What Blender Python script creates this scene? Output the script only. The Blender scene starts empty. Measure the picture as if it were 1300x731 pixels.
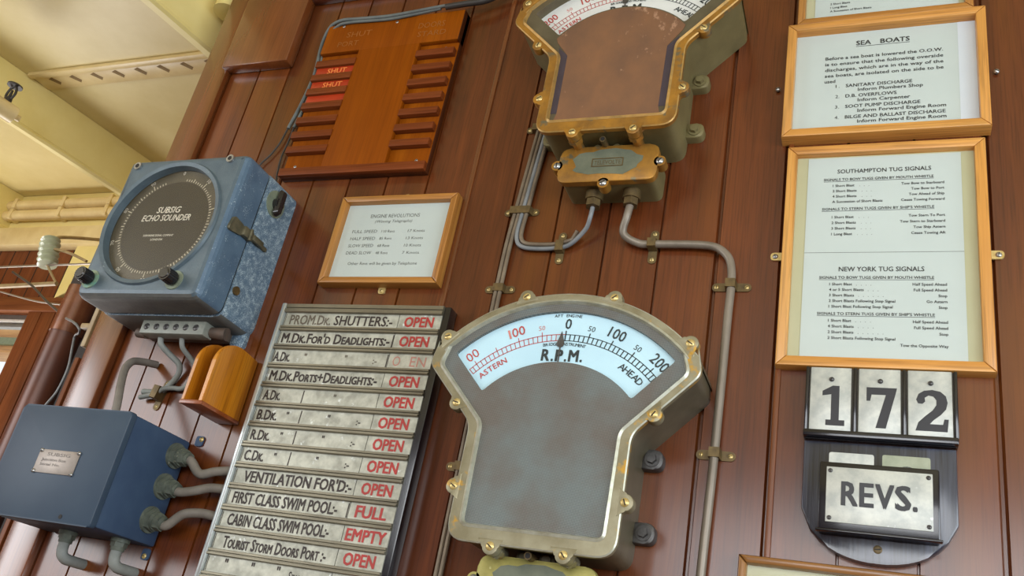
import bpy, bmesh, math, random
from mathutils import Vector, Matrix
random.seed(4)
PI = math.pi
SC = bpy.context.scene
COL = SC.collection

# ------------------------------------------------------------------ camera
F_PX, CAM_D, CAM_Z = 1138.0, 1.2, 1.5          # focal length in pixels of a 1300 px wide image, distance to wall, height
RM = [[0.92295982, -0.18238775, 0.33893935], [0.00498245, 0.88618686, 0.46330123], [-0.38486407, -0.42591967, 0.8188236]]
cam_data = bpy.data.cameras.new('camera')
cam = bpy.data.objects.new('camera', cam_data); COL.objects.link(cam)
cam_data.sensor_width = 36.0; cam_data.lens = 36.0 * F_PX / 1300.0
cam_data.clip_start = 0.02; cam_data.clip_end = 200
def wdir(r): return Vector((r[0], r[2], -r[1]))
cx, cy, cz = wdir(RM[0]), -wdir(RM[1]), -wdir(RM[2])
m3 = Matrix((cx, cy, cz)).transposed()
cam.matrix_world = Matrix.Translation((0, -CAM_D, CAM_Z)) @ m3.to_4x4()
SC.camera = cam
SC.view_settings.view_transform = 'Standard'
SC.view_settings.look = 'None'
SC.view_settings.exposure = 0.0
SC.view_settings.gamma = 1.0
SC.view_settings.use_curve_mapping = False

# ------------------------------------------------------------------ sky and daylight
world = bpy.data.worlds.new('sky'); SC.world = world
world.use_nodes = True
bg = world.node_tree.nodes['Background']
bg.inputs[0].default_value = (0.9, 0.95, 1.0, 1); bg.inputs[1].default_value = 1.1
def window_light(name, loc, target, sx, sz, power, color, spread):
    l = bpy.data.lights.new(name, 'AREA'); l.shape = 'RECTANGLE'; l.size = sx; l.size_y = sz
    l.energy = power; l.color = color; l.spread = math.radians(spread)
    o = bpy.data.objects.new(name, l); COL.objects.link(o)
    o.location = loc
    o.rotation_euler = (Vector(target) - Vector(loc)).to_track_quat('-Z', 'Y').to_euler()
    return o
window_light('daylight_front_windows', (0.25, -3.5, 2.06), (-0.2, 0, 1.4), 2.8, 1.2, 46, (0.95, 0.97, 1.0), 150)
window_light('daylight_wing_windows', (-3.42, -1.95, 2.15), (-1.4, -0.3, 2.0), 1.9, 1.3, 36, (0.97, 0.98, 1.0), 170)
window_light('daylight_right_windows', (1.55, -1.3, 1.75), (-1.0, -0.2, 1.8), 1.7, 1.1, 34, (0.82, 0.92, 1.0), 170)
window_light('daylight_far_window', (-3.1, 0.72, 1.6), (-2.4, -0.6, 2.95), 0.7, 0.8, 20, (1.0, 0.98, 0.95), 180)

# ------------------------------------------------------------------ pixel helpers: a pixel plus a true depth gives a point
def ray(u, v):
    q = (u - 650.0, v - 365.5, F_PX)
    w = [sum(RM[i][k] * q[i] for i in range(3)) for k in range(3)]
    return (w[0], w[2], -w[1])
def at_h(u, v, h):            # -> (x, h, z) on the plane h metres in front of the wall
    r = ray(u, v); t = (CAM_D - h) / r[1]
    return (t * r[0], h, CAM_Z + t * r[2])
def at_x(u, v, x):
    r = ray(u, v); t = x / r[0]
    return (x, CAM_D - t * r[1], CAM_Z + t * r[2])

# ------------------------------------------------------------------ materials
def lin(c):
    def f(x): return x / 12.92 if x <= 0.04045 else ((x + 0.055) / 1.055) ** 2.4
    return tuple(f(x / 255.0) for x in c) + (1.0,)
class N:
    def __init__(s, name):
        s.m = bpy.data.materials.new(name); s.m.use_nodes = True
        s.t = s.m.node_tree; s.b = s.t.nodes['Principled BSDF']; s.out = s.t.nodes['Material Output']
        s.tc = None
    def n(s, typ, **kw):
        x = s.t.nodes.new(typ)
        for k, v in kw.items(): setattr(x, k, v)
        return x
    def l(s, a, b): s.t.links.new(a, b)
    def coord(s, scale=(1, 1, 1), kind='Object'):
        if s.tc is None: s.tc = s.n('ShaderNodeTexCoord')
        mp = s.n('ShaderNodeMapping'); mp.inputs['Scale'].default_value = scale
        s.l(s.tc.outputs[kind], mp.inputs['Vector']); return mp.outputs[0]
    def noise(s, vec, scale, detail=4, rough=0.55, dist=0.0):
        x = s.n('ShaderNodeTexNoise'); x.inputs['Scale'].default_value = scale; x.inputs['Detail'].default_value = detail
        x.inputs['Roughness'].default_value = rough; x.inputs['Distortion'].default_value = dist
        s.l(vec, x.inputs['Vector']); return x.outputs[0]
    def ramp(s, fac, stops):
        x = s.n('ShaderNodeValToRGB'); e = x.color_ramp.elements
        e[0].position, e[0].color = stops[0]; e[1].position, e[1].color = stops[-1]
        for p, c in stops[1:-1]:
            k = e.new(p); k.color = c
        s.l(fac, x.inputs[0]); return x.outputs[0]
    def mix(s, fac, a, b, mode='MIX'):
        x = s.n('ShaderNodeMix', data_type='RGBA', blend_type=mode)
        if isinstance(fac, (int, float)): x.inputs[0].default_value = fac
        else: s.l(fac, x.inputs[0])
        for v, i in ((a, 6), (b, 7)):
            if isinstance(v, tuple): x.inputs[i].default_value = v
            else: s.l(v, x.inputs[i])
        return x.outputs[2]
    def math(s, op, a, b=0.0):
        x = s.n('ShaderNodeMath', operation=op)
        for v, i in ((a, 0), (b, 1)):
            if isinstance(v, (int, float)): x.inputs[i].default_value = v
            else: s.l(v, x.inputs[i])
        return x.outputs[0]
    def bump(s, height, strength, dist=0.002):
        x = s.n('ShaderNodeBump'); x.inputs['Strength'].default_value = strength; x.inputs['Distance'].default_value = dist
        s.l(height, x.inputs['Height']); s.l(x.outputs[0], s.b.inputs['Normal'])
    def setup(s, rough=0.5, metal=0.0, coat=0.0, spec=0.5, coat_rough=0.1):
        s.b.inputs['Roughness'].default_value = rough; s.b.inputs['Metallic'].default_value = metal
        s.b.inputs['Coat Weight'].default_value = coat; s.b.inputs['Coat Roughness'].default_value = coat_rough
        s.b.inputs['Specular IOR Level'].default_value = spec
BW = ((0, 0, 0, 1), (1, 1, 1, 1))
def mottle(name, c1, c2, scale=30, lo=0.35, hi=0.65, rough=0.5, metal=0.0, bump=0.0, chips=None, chip_scale=120, chip_at=0.62, coat=0.0, stretch=(1, 1, 1), bscale=None, spec=0.5):
    k = N(name); k.setup(rough, metal, coat, spec)
    v = k.coord(stretch)
    f = k.noise(v, scale, 5, 0.6)
    col = k.mix(k.ramp(f, [(lo, BW[0]), (hi, BW[1])]), lin(c1), lin(c2))
    if chips:
        g = k.noise(v, chip_scale, 3, 0.7); g2 = k.noise(v, chip_scale * 0.15, 3, 0.6)
        a = k.math('ADD', k.math('MULTIPLY', g, 0.6), k.math('MULTIPLY', g2, 0.4))
        col = k.mix(k.ramp(a, [(chip_at, BW[0]), (chip_at + 0.05, BW[1])]), col, lin(chips))
    k.l(col, k.b.inputs['Base Color'])
    if bump:
        k.bump(k.noise(v, bscale or scale * 3, 4, 0.6), bump)
    return k.m
def wood(name, c1, c2, c3, axis='Z', scale=1.0, rough=0.4, coat=0.0, bump=0.15, plank=None, spec=0.5, coat_rough=0.2, grain=0.5):
    k = N(name); k.setup(rough, 0, coat, spec, coat_rough)
    st = {'Z': (38, 38, 2.0), 'X': (2.0, 38, 38), 'Y': (38, 2.0, 38)}[axis]
    st2 = {'Z': (330, 330, 9), 'X': (9, 330, 330), 'Y': (330, 9, 330)}[axis]; st2 = tuple(a / scale for a in st2)
    v = k.coord(tuple(a * scale for a in st)); v2 = k.coord(tuple(a * scale for a in st2))
    if plank:
        at = k.n('ShaderNodeAttribute', attribute_name='plank')
        wn = k.n('ShaderNodeTexWhiteNoise', noise_dimensions='1D'); k.l(k.math('ADD', at.outputs['Fac'], 0.37), wn.inputs['W'])
        sc_ = k.n('ShaderNodeVectorMath', operation='MULTIPLY_ADD'); k.l(wn.outputs['Color'], sc_.inputs[0]); sc_.inputs[1].default_value = (40, 40, 40); k.l(v, sc_.inputs[2])
        v = sc_.outputs[0]
    f = k.noise(v, 1.0, 5, 0.6, 0.8)
    g = k.noise(v2, 1.0, 3, 0.6)
    blotch = k.noise(k.coord((5, 5, 3)), 1.0, 3, 0.5)
    col = k.ramp(f, [(0.25, lin(c1)), (0.5, lin(c2)), (0.78, lin(c3))])
    dark = k.ramp(g, [(0.36, (0.45, 0.42, 0.4, 1)), (0.52, (1, 1, 1, 1))])
    col = k.mix(grain, col, dark, 'MULTIPLY')
    col = k.mix(0.55, col, k.ramp(blotch, [(0.3, (0.72, 0.70, 0.68, 1)), (0.7, (1.18, 1.14, 1.05, 1))]), 'MULTIPLY')
    if plank:
        col = k.mix(0.65, col, k.ramp(wn.outputs['Value'], [(0.0, (0.74, 0.72, 0.74, 1)), (1.0, (1.2, 1.13, 1.05, 1))]), 'MULTIPLY')
        gold = k.noise(k.coord((7, 7, 1.3)), 1.0, 3, 0.5)
        col = k.mix(k.math('MULTIPLY', k.ramp(gold, [(0.52, BW[0]), (0.70, BW[1])]), 0.5), col, lin((118, 68, 14)))
    k.l(col, k.b.inputs['Base Color'])
    k.bump(g, bump, 0.0006)
    return k.m
def plain(name, c, rough=0.5, metal=0.0, coat=0.0, spec=0.5):
    return mottle(name, tuple(min(255, a * 1.05) for a in c), tuple(a * 0.92 for a in c), 60, 0.3, 0.7, rough, metal, 0, coat=coat, spec=spec)
def glass_mat(name, gl=1.0):
    k = N(name)
    tr = k.n('ShaderNodeBsdfTransparent'); gs = k.n('ShaderNodeBsdfGlossy'); gs.inputs['Roughness'].default_value = 0.02
    lw = k.n('ShaderNodeLayerWeight'); lw.inputs['Blend'].default_value = 0.5
    mx = k.n('ShaderNodeMixShader')
    f5 = k.math('POWER', lw.outputs['Facing'], 5.0)
    fr = k.math('ADD', 0.035, k.math('MULTIPLY', f5, 0.9))
    ge = k.n('ShaderNodeNewGeometry')
    front = k.math('SUBTRACT', 1.0, ge.outputs['Backfacing'])
    k.l(k.math('MULTIPLY', k.math('MULTIPLY', fr, gl), front), mx.inputs[0])
    k.l(tr.outputs[0], mx.inputs[1]); k.l(gs.outputs[0], mx.inputs[2]); k.l(mx.outputs[0], k.out.inputs['Surface'])
    return k.m

W_WALL = wood('varnished_teak_boards', (76, 37, 14), (96, 48, 20), (118, 63, 27), 'Z', 0.45, 0.4, 1.0, 0.1, True, 0.12, 0.2, grain=0.5)
W_TRIM = wood('varnished_teak_trim', (92, 48, 20), (112, 60, 27), (130, 72, 34), 'Z', 0.5, 0.2, 1.0, 0.03, grain=0.3, coat_rough=0.24)
W_TRIMO = wood('orange_teak_bead', (98, 50, 18), (114, 60, 24), (128, 70, 30), 'Z', 0.5, 0.34, 0.4, 0.06)
W_TRIMX = wood('varnished_teak_trim_across', (80, 38, 22), (104, 50, 28), (122, 62, 36), 'X', 0.8, 0.34, 0.4, 0.08)
W_FAR = wood('far_teak', (100, 54, 28), (124, 70, 38), (144, 86, 50), 'Z', 0.5, 0.5, 0.1, 0.08, spec=0.2)
W_FARX = wood('far_teak_across', (108, 60, 32), (132, 78, 42), (150, 94, 52), 'X', 0.5, 0.5, 0.1, 0.08, spec=0.2)
W_PINE_X = wood('pine_rail_across', (176, 114, 46), (206, 146, 70), (222, 168, 92), 'X', 0.9, 0.4, 0.25, 0.06)
W_PINE_Z = wood('pine_rail_upright', (176, 114, 46), (206, 146, 70), (222, 168, 92), 'Z', 0.9, 0.4, 0.25, 0.06)
W_OAK_X = wood('oak_rail_across', (138, 88, 34), (172, 116, 50), (192, 140, 70), 'X', 0.9, 0.4, 0.3, 0.06)
W_OAK_Z = wood('oak_rail_upright', (138, 88, 34), (172, 116, 50), (192, 140, 70), 'Z', 0.9, 0.4, 0.3, 0.06)
W_DARKOAK_X = wood('brown_rail_across', (112, 72, 32), (144, 98, 48), (162, 116, 62), 'X', 0.9, 0.35, 0.4, 0.06)
W_DARKOAK_Z = wood('brown_rail_upright', (112, 72, 32), (144, 98, 48), (162, 116, 62), 'Z', 0.9, 0.35, 0.4, 0.06)
W_ORANGE = wood('orange_stained_board', (120, 58, 2), (134, 67, 3), (148, 80, 6), 'Z', 0.4, 0.6, 0.0, 0.04, spec=0.08, grain=0.25)
W_EDGE = wood('shade_toned_edge', (58, 28, 12), (70, 34, 14), (84, 42, 18), 'Z', 0.5, 0.5, 0.1, 0.05, spec=0.15)  # dark tone puts the shade on the slot board's sides into the colour
W_LEDGE = wood('ledge_wood', (98, 46, 16), (116, 56, 22), (132, 70, 32), 'X', 0.8, 0.5, 0.05, 0.06, spec=0.15)
W_HOLDER = wood('amber_holder_wood', (150, 88, 14), (186, 116, 22), (204, 138, 40), 'Z', 0.8, 0.35, 0.5, 0.05)
W_HOLDER_D = wood('amber_holder_base', (110, 54, 22), (136, 70, 32), (150, 84, 44), 'X', 0.8, 0.38, 0.4, 0.05)
W_BLACK = wood('black_painted_wood', (26, 28, 36), (42, 46, 58), (74, 80, 98), 'Z', 0.7, 0.3, 0.8, 0.6, grain=0.8)
W_BLACKP = plain('black_gloss_paint', (20, 20, 25), 0.22, 0, 0.5)
M_CREAM = mottle('cream_deckhead_paint', (224, 208, 152), (212, 194, 132), 7, 0.3, 0.7, 0.42, 0, 0.38, (160, 134, 80), 60, 0.665, bscale=9)
M_CREAM2 = mottle('cream_beam_paint', (244, 228, 156), (232, 212, 132), 5, 0.35, 0.7, 0.45, 0, 0.1, (140, 108, 54), 60, 0.7)
M_CREAM3 = mottle('cream_pipe_paint', (232, 212, 158), (214, 190, 134), 12, 0.3, 0.7, 0.38, 0, 0.1, (150, 120, 70), 90, 0.68)
M_BLUE = mottle('hammered_blue_grey', (90, 106, 114), (76, 92, 102), 40, 0.3, 0.7, 0.42, 0.1, 0.2, (150, 160, 162), 220, 0.64, bscale=300)
M_BLUE2 = mottle('worn_blue_side', (104, 126, 142), (82, 106, 126), 26, 0.3, 0.7, 0.45, 0.05, 0.3, (164, 182, 190), 620, 0.515, bscale=300)
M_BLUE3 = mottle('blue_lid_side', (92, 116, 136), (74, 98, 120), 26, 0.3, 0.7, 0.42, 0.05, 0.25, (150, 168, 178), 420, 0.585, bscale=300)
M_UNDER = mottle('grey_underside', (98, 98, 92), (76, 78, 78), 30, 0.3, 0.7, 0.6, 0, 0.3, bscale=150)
M_JBL = mottle('grey_navy_lid', (58, 74, 90), (46, 62, 80), 10, 0.3, 0.75, 0.5, 0.0, 0.06, (92, 104, 112), 60, 0.69, spec=0.3)
M_JB = mottle('navy_grey_paint', (64, 84, 108), (48, 66, 92), 14, 0.3, 0.75, 0.55, 0.0, 0.06, (92, 104, 112), 60, 0.70, spec=0.25)
M_BRONZE = mottle('dull_bronze_rim', (152, 146, 120), (128, 120, 92), 22, 0.35, 0.62, 0.42, 0.45, 0.08, (184, 142, 54), 34, 0.565)
M_BRASSRIM = mottle('golden_brass_rim', (178, 128, 48), (136, 98, 46), 26, 0.35, 0.65, 0.4, 0.45, 0.06, (112, 104, 80), 30, 0.555)
M_CASE = mottle('olive_case_paint', (128, 118, 78), (106, 96, 62), 16, 0.3, 0.7, 0.5, 0.2, 0.08, (112, 78, 46), 24, 0.62)
M_CASE2 = mottle('grey_bronze_case', (112, 104, 82), (88, 80, 62), 18, 0.3, 0.7, 0.4, 0.4, 0.06)
M_BRASS = mottle('brass_screw', (222, 202, 140), (180, 152, 88), 120, 0.3, 0.7, 0.35, 0.5)
M_RIMEDGEU = mottle('golden_rim_highlight', (196, 152, 84), (150, 122, 70), 60, 0.3, 0.7, 0.4, 0.4)  # lighter gold paints the highlight along the upper bezel's edges
M_RIMEDGE = mottle('bright_rim_highlight', (196, 198, 182), (164, 160, 136), 60, 0.3, 0.7, 0.35, 0.4)  # pale tone stands in for the highlight line on the lower bezel's edges
M_BRASSD = mottle('tarnished_brass', (116, 96, 58), (82, 68, 44), 90, 0.3, 0.7, 0.5, 0.45, 0.1)
M_STEEL = mottle('bright_steel', (190, 190, 186), (150, 150, 148), 150, 0.3, 0.7, 0.3, 0.8)
M_STEELD = mottle('dull_steel', (98, 96, 94), (70, 68, 66), 120, 0.3, 0.7, 0.45, 0.6)
M_DARK = plain('dark_slot', (26, 22, 18), 0.7)
M_BAKE = plain('black_bakelite', (34, 32, 32), 0.25, 0, 0.3)
M_VERD = mottle('verdigris_plate', (108, 160, 142), (128, 140, 112), 70, 0.35, 0.6, 0.6, 0.1, 0.2)
M_VERD2 = mottle('faded_verdigris_plate', (132, 140, 116), (110, 122, 106), 60, 0.35, 0.6, 0.6, 0.1, 0.2)
M_COND = mottle('grey_conduit', (142, 132, 118), (118, 108, 94), 26, 0.3, 0.7, 0.42, 0.3, 0.05, stretch=(1, 1, 0.4))
M_CONDB = mottle('blue_grey_cable', (136, 138, 138), (108, 112, 114), 26, 0.3, 0.7, 0.45, 0.1)
M_LEAD = mottle('lead_sheathed_cable', (130, 116, 96), (102, 88, 72), 30, 0.3, 0.7, 0.5, 0.3)
M_GLAND = mottle('weathered_gland', (106, 112, 98), (74, 80, 72), 50, 0.3, 0.7, 0.6, 0.2, 0.3, (140, 140, 120), 160, 0.62)
M_CABLE = mottle('grey_rubber_cable', (128, 122, 112), (104, 98, 90), 30, 0.3, 0.7, 0.6)
M_CABLEG = mottle('pale_grey_cable', (142, 146, 140), (116, 120, 114), 30, 0.3, 0.7, 0.6)
M_CABLES = mottle('slate_grey_cable', (106, 112, 108), (84, 90, 88), 30, 0.3, 0.7, 0.6)
M_CABLED = plain('dark_cable', (52, 48, 44), 0.5)
M_PAPER = mottle('aged_white_paper', (190, 200, 194), (182, 192, 186), 6, 0.3, 0.7, 0.6, 0, spec=0.3)
M_PAPERY = mottle('yellowed_mount', (186, 186, 152), (178, 176, 138), 6, 0.3, 0.7, 0.6, 0, spec=0.3)
M_INK = plain('printed_ink', (44, 46, 46), 0.6)
M_INKG = plain('faded_ink', (92, 94, 88), 0.6)
M_DIAL = mottle('pale_blue_dial', (194, 230, 242), (184, 220, 234), 12, 0.3, 0.7, 0.35, 0, coat=0.3)
M_DIALW = mottle('white_dial', (222, 224, 218), (210, 212, 206), 12, 0.3, 0.7, 0.35, 0, coat=0.3)
M_DINK = plain('dial_black_paint', (38, 48, 50), 0.5)
M_DRED = plain('dial_red_paint', (186, 66, 58), 0.5)
M_DREDF = plain('dial_faded_red', (206, 128, 118), 0.5)
M_COPPER = mottle('worn_copper_face', (132, 92, 62), (108, 78, 58), 18, 0.3, 0.7, 0.5, 0.1, 0.05, (162, 124, 96), 70, 0.60, stretch=(1, 1, 0.7))
M_GASK = plain('dark_recess_band', (62, 52, 60), 0.5)
M_ALU = mottle('aged_silver_plate', (188, 188, 172), (150, 150, 136), 60, 0.35, 0.65, 0.4, 0.2, 0.05, (214, 218, 212), 70, 0.60)
M_RAIL = mottle('silver_rail', (142, 136, 116), (112, 106, 90), 30, 0.3, 0.7, 0.35, 0.6, 0.04, stretch=(0.3, 1, 1))
M_EDGE = mottle('bright_edge_strip', (206, 212, 210), (176, 182, 180), 40, 0.3, 0.7, 0.3, 0.6, stretch=(1, 1, 0.3))
M_PBLK = plain('brown_black_lettering', (46, 34, 28), 0.5)
M_PBLKF = plain('worn_brown_lettering', (98, 88, 74), 0.5)
M_PRED = plain('red_lettering', (168, 48, 42), 0.45)
M_PREDF = plain('worn_red_lettering', (178, 122, 108), 0.5)
M_SLIDE = mottle('red_orange_slide', (170, 50, 14), (150, 40, 10), 30, 0.3, 0.7, 0.4)
M_SLTXT = plain('orange_lettering', (226, 128, 60), 0.5)
M_GHOST = plain('ghost_lettering', (140, 80, 22), 0.5)
M_PEARL = mottle('pearly_celluloid', (196, 197, 186), (168, 171, 164), 50, 0.35, 0.62, 0.35, 0.1, 0, (214, 217, 212), 50, 0.6)
M_PEARLG = mottle('greenish_celluloid', (152, 156, 132), (134, 140, 116), 40, 0.35, 0.62, 0.35, 0.1)
M_DGT = plain('dark_grey_digit', (34, 34, 38), 0.45)
M_FACE = mottle('dark_dial_centre', (60, 52, 34), (52, 45, 30), 10, 0.3, 0.7, 0.4, 0)
M_FACER = mottle('brown_dial_ring', (92, 84, 66), (76, 70, 56), 20, 0.3, 0.7, 0.35, 0)
M_WHT = plain('cream_dial_print', (214, 208, 190), 0.5)
M_TICK = plain('dim_dial_ticks', (196, 188, 164), 0.5)
M_PLATE = mottle('engraved_tin_plate', (142, 132, 122), (122, 114, 106), 40, 0.3, 0.7, 0.4, 0.5)
M_ENGR = plain('engraved_lettering', (98, 88, 80), 0.5)
M_COVERY = mottle('scraped_yellow_green_cover', (176, 166, 92), (150, 142, 78), 30, 0.35, 0.65, 0.5, 0.35, 0.25, (196, 190, 128), 60, 0.6)
M_COVERG = mottle('grey_green_patch', (112, 116, 96), (92, 98, 82), 40, 0.3, 0.7, 0.5, 0.2, 0.2)
M_PIPE = mottle('brown_pipe_paint', (112, 66, 44), (92, 60, 52), 10, 0.3, 0.7, 0.35, 0.15, 0.03, (176, 160, 150), 30, 0.68)
M_PORC = mottle('glazed_porcelain', (206, 212, 186), (188, 196, 166), 30, 0.3, 0.7, 0.2, 0, coat=0.5)
M_ROD = mottle('weathered_rod', (172, 150, 108), (146, 122, 84), 30, 0.3, 0.7, 0.5)
M_WIRE = plain('grey_wire', (150, 138, 124), 0.4, 0.4)
M_GREYM = plain('grey_painted_metal', (112, 110, 104), 0.45)
M_WHITEP = plain('white_enamel', (232, 232, 226), 0.4)
M_FLOOR = wood('deck_boards', (104, 80, 54), (128, 100, 70), (146, 118, 84), 'X', 0.4, 0.5, 0.1, 0.1)
M_OUTW = wood('outside_boards', (176, 118, 56), (204, 148, 82), (220, 170, 104), 'X', 0.4, 0.5, 0, 0.05)
M_OUTG = plain('outside_green_band', (120, 124, 84), 0.5)
GLASS = glass_mat('glass', 0.5)
GLASS_D = glass_mat('dial_glass', 0.22)
# grey knurled instrument face: fine diagonal weave
k = N('knurled_grey_face'); k.setup(0.5, 0.2)
v = k.coord()
mp = k.n('ShaderNodeMapping'); mp.inputs['Rotation'].default_value = (0, math.radians(40), 0); k.l(k.tc.outputs['Object'], mp.inputs[0])
sep = k.n('ShaderNodeSeparateXYZ'); k.l(mp.outputs[0], sep.inputs[0])
a = k.math('SINE', k.math('MULTIPLY', sep.outputs[0], 2150)); b = k.math('SINE', k.math('MULTIPLY', sep.outputs[2], 2150))
ww = k.math('ADD', k.math('MULTIPLY', k.math('MULTIPLY', a, b), 0.5), 0.5)
nz = k.noise(v, 14, 4)
base = k.mix(k.ramp(nz, [(0.35, BW[0]), (0.65, BW[1])]), lin((110, 118, 116)), lin((104, 98, 90)))
k.l(k.mix(0.75, base, k.ramp(ww, [(0.2, (0.38, 0.38, 0.38, 1)), (0.8, (1.3, 1.3, 1.3, 1))]), 'MULTIPLY'), k.b.inputs['Base Color'])
k.bump(ww, 0.4, 0.0006)
M_KNURL = k.m

# ------------------------------------------------------------------ mesh helpers (x, h, z): h is the distance out from the wall, y = -h
def bmn(): return bmesh.new()
def V(bm, x, h, z): return bm.verts.new((x, -h, z))
def box(bm, x0, x1, h0, h1, z0, z1, bev=0.0, mi=0, seg=2):
    vs = [V(bm, x, h, z) for h in (h0, h1) for (x, z) in ((x0, z0), (x1, z0), (x1, z1), (x0, z1))]
    idx = [(4, 5, 6, 7), (0, 3, 2, 1), (0, 1, 5, 4), (1, 2, 6, 5), (2, 3, 7, 6), (3, 0, 4, 7)]
    fs = [bm.faces.new([vs[i] for i in f]) for f in idx]
    for f in fs: f.material_index = mi
    if bev:
        es = list({e for f in fs for e in f.edges})
        r = bmesh.ops.bevel(bm, geom=es, offset=bev, segments=seg, affect='EDGES', profile=0.5)
        for f in r['faces']: f.material_index = mi
def prism(bm, pts, h0, h1, bev=0.0, mi=0, seg=2, back=True):
    """pts: (x,z) counter-clockwise seen from the room"""
    fr = [V(bm, x, h1, z) for x, z in pts]; bk = [V(bm, x, h0, z) for x, z in pts]
    f = bm.faces.new(fr); f.material_index = mi
    fs = [f]
    n = len(pts)
    for i in range(n):
        j = (i + 1) % n
        q = bm.faces.new((fr[j], fr[i], bk[i], bk[j])); q.material_index = mi; fs.append(q)
    if back:
        q = bm.faces.new(list(reversed(bk))); q.material_index = mi
    if bev:
        r = bmesh.ops.bevel(bm, geom=list(f.edges), offset=bev, segments=seg, affect='EDGES', profile=0.5)
        for q in r['faces']: q.material_index = mi
def holed(bm, outer, inners, h0, h1, mi=0, inner_h0=None):
    loops = []
    edges = []
    for lp in [outer] + inners:
        vs = [V(bm, x, h1, z) for x, z in lp]
        es = [bm.edges.new((vs[i], vs[(i + 1) % len(vs)])) for i in range(len(vs))]
        loops.append(vs); edges += es
    r = bmesh.ops.triangle_fill(bm, edges=edges, use_beauty=True, use_dissolve=False)
    for f in r['geom']:
        if isinstance(f, bmesh.types.BMFace):
            f.material_index = mi
            f.normal_update()
            if f.normal.y > 0: f.normal_flip()
    for li, vs in enumerate(loops):
        hh = h0 if li == 0 or inner_h0 is None else inner_h0
        bk = [bm.verts.new((q.co.x, -hh, q.co.z)) for q in vs]
        n = len(vs)
        for i in range(n):
            j = (i + 1) % n
            q = bm.faces.new((vs[j], vs[i], bk[i], bk[j])) if li == 0 else bm.faces.new((vs[i], vs[j], bk[j], bk[i]))
            q.material_index = mi
def band(bm, lo, hi, h_lo, h_hi, mi=0):
    """sloping ring between two equal-length loops"""
    a = [V(bm, x, h_lo, z) for x, z in lo]; b = [V(bm, x, h_hi, z) for x, z in hi]
    n = len(a)
    for i in range(n):
        j = (i + 1) % n
        q = bm.faces.new((a[i], a[j], b[j], b[i])); q.material_index = mi
def cyl(bm, p0, p1, r0, r1=None, seg=20, mi=0, cap=True):
    r1 = r0 if r1 is None else r1
    a = Vector((p0[0], -p0[1], p0[2])); b = Vector((p1[0], -p1[1], p1[2]))
    d = (b - a).normalized()
    u = d.orthogonal().normalized(); w = d.cross(u)
    ra = [bm.verts.new(a + (u * math.cos(2 * PI * i / seg) + w * math.sin(2 * PI * i / seg)) * r0) for i in range(seg)]
    rb = [bm.verts.new(b + (u * math.cos(2 * PI * i / seg) + w * math.sin(2 * PI * i / seg)) * r1) for i in range(seg)]
    for i in range(seg):
        j = (i + 1) % seg
        f = bm.faces.new((ra[i], ra[j], rb[j], rb[i])); f.material_index = mi
    if cap:
        f = bm.faces.new(list(reversed(ra))); f.material_index = mi
        f = bm.faces.new(rb); f.material_index = mi
def dome(bm, x, h, z, r, hgt, seg=18, mi=0, rings=3):
    prev = [V(bm, x + r * math.cos(2 * PI * i / seg), h, z + r * math.sin(2 * PI * i / seg)) for i in range(seg)]
    for k_ in range(1, rings + 1):
        a = k_ / (rings + 0.6) * PI / 2
        cur = [V(bm, x + r * math.cos(a) * math.cos(2 * PI * i / seg), h + hgt * math.sin(a), z + r * math.cos(a) * math.sin(2 * PI * i / seg)) for i in range(seg)]
        for i in range(seg):
            j = (i + 1) % seg
            f = bm.faces.new((prev[i], prev[j], cur[j], cur[i])); f.material_index = mi
        prev = cur
    f = bm.faces.new(prev); f.material_index = mi
def smooth_path(pts, n=8):
    P = [Vector(p) for p in pts]
    if len(P) < 3: return P
    out = []
    for i in range(len(P) - 1):
        p0 = P[max(i - 1, 0)]; p1 = P[i]; p2 = P[i + 1]; p3 = P[min(i + 2, len(P) - 1)]
        # centripetal-ish: limit tangents to the shorter neighbour
        l = (p2 - p1).length
        def tang(a, b, c):
            t = (c - a)
            if t.length < 1e-9: return Vector((0, 0, 0))
            return t.normalized() * l
        t1 = tang(p0, p1, p2) * 0.9; t2 = tang(p1, p2, p3) * 0.9
        for k_ in range(n):
            s = k_ / n
            out.append((2*s**3-3*s*s+1)*p1 + (s**3-2*s*s+s)*t1 + (-2*s**3+3*s*s)*p2 + (s**3-s*s)*t2)
    out.append(P[-1]); return out
def tube(bm, pts, r, seg=12, n=8, mi=0, raw=False):
    path = [Vector(p) for p in pts] if raw else smooth_path(pts, n)
    path = [Vector((p[0], -p[1], p[2])) for p in path]
    prev = None; ref = None
    for i, p in enumerate(path):
        d = (path[min(i + 1, len(path) - 1)] - path[max(i - 1, 0)]).normalized()
        if ref is None: ref = d.orthogonal().normalized()
        ref = (ref - d * ref.dot(d)).normalized(); w = d.cross(ref)
        ring = [bm.verts.new(p + (ref * math.cos(2 * PI * q / seg) + w * math.sin(2 * PI * q / seg)) * r) for q in range(seg)]
        if prev:
            for q in range(seg):
                j = (q + 1) % seg
                f = bm.faces.new((prev[q], prev[j], ring[j], ring[q])); f.material_index = mi
        else:
            f = bm.faces.new(list(reversed(ring))); f.material_index = mi
        prev = ring
    f = bm.faces.new(prev); f.material_index = mi
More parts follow.
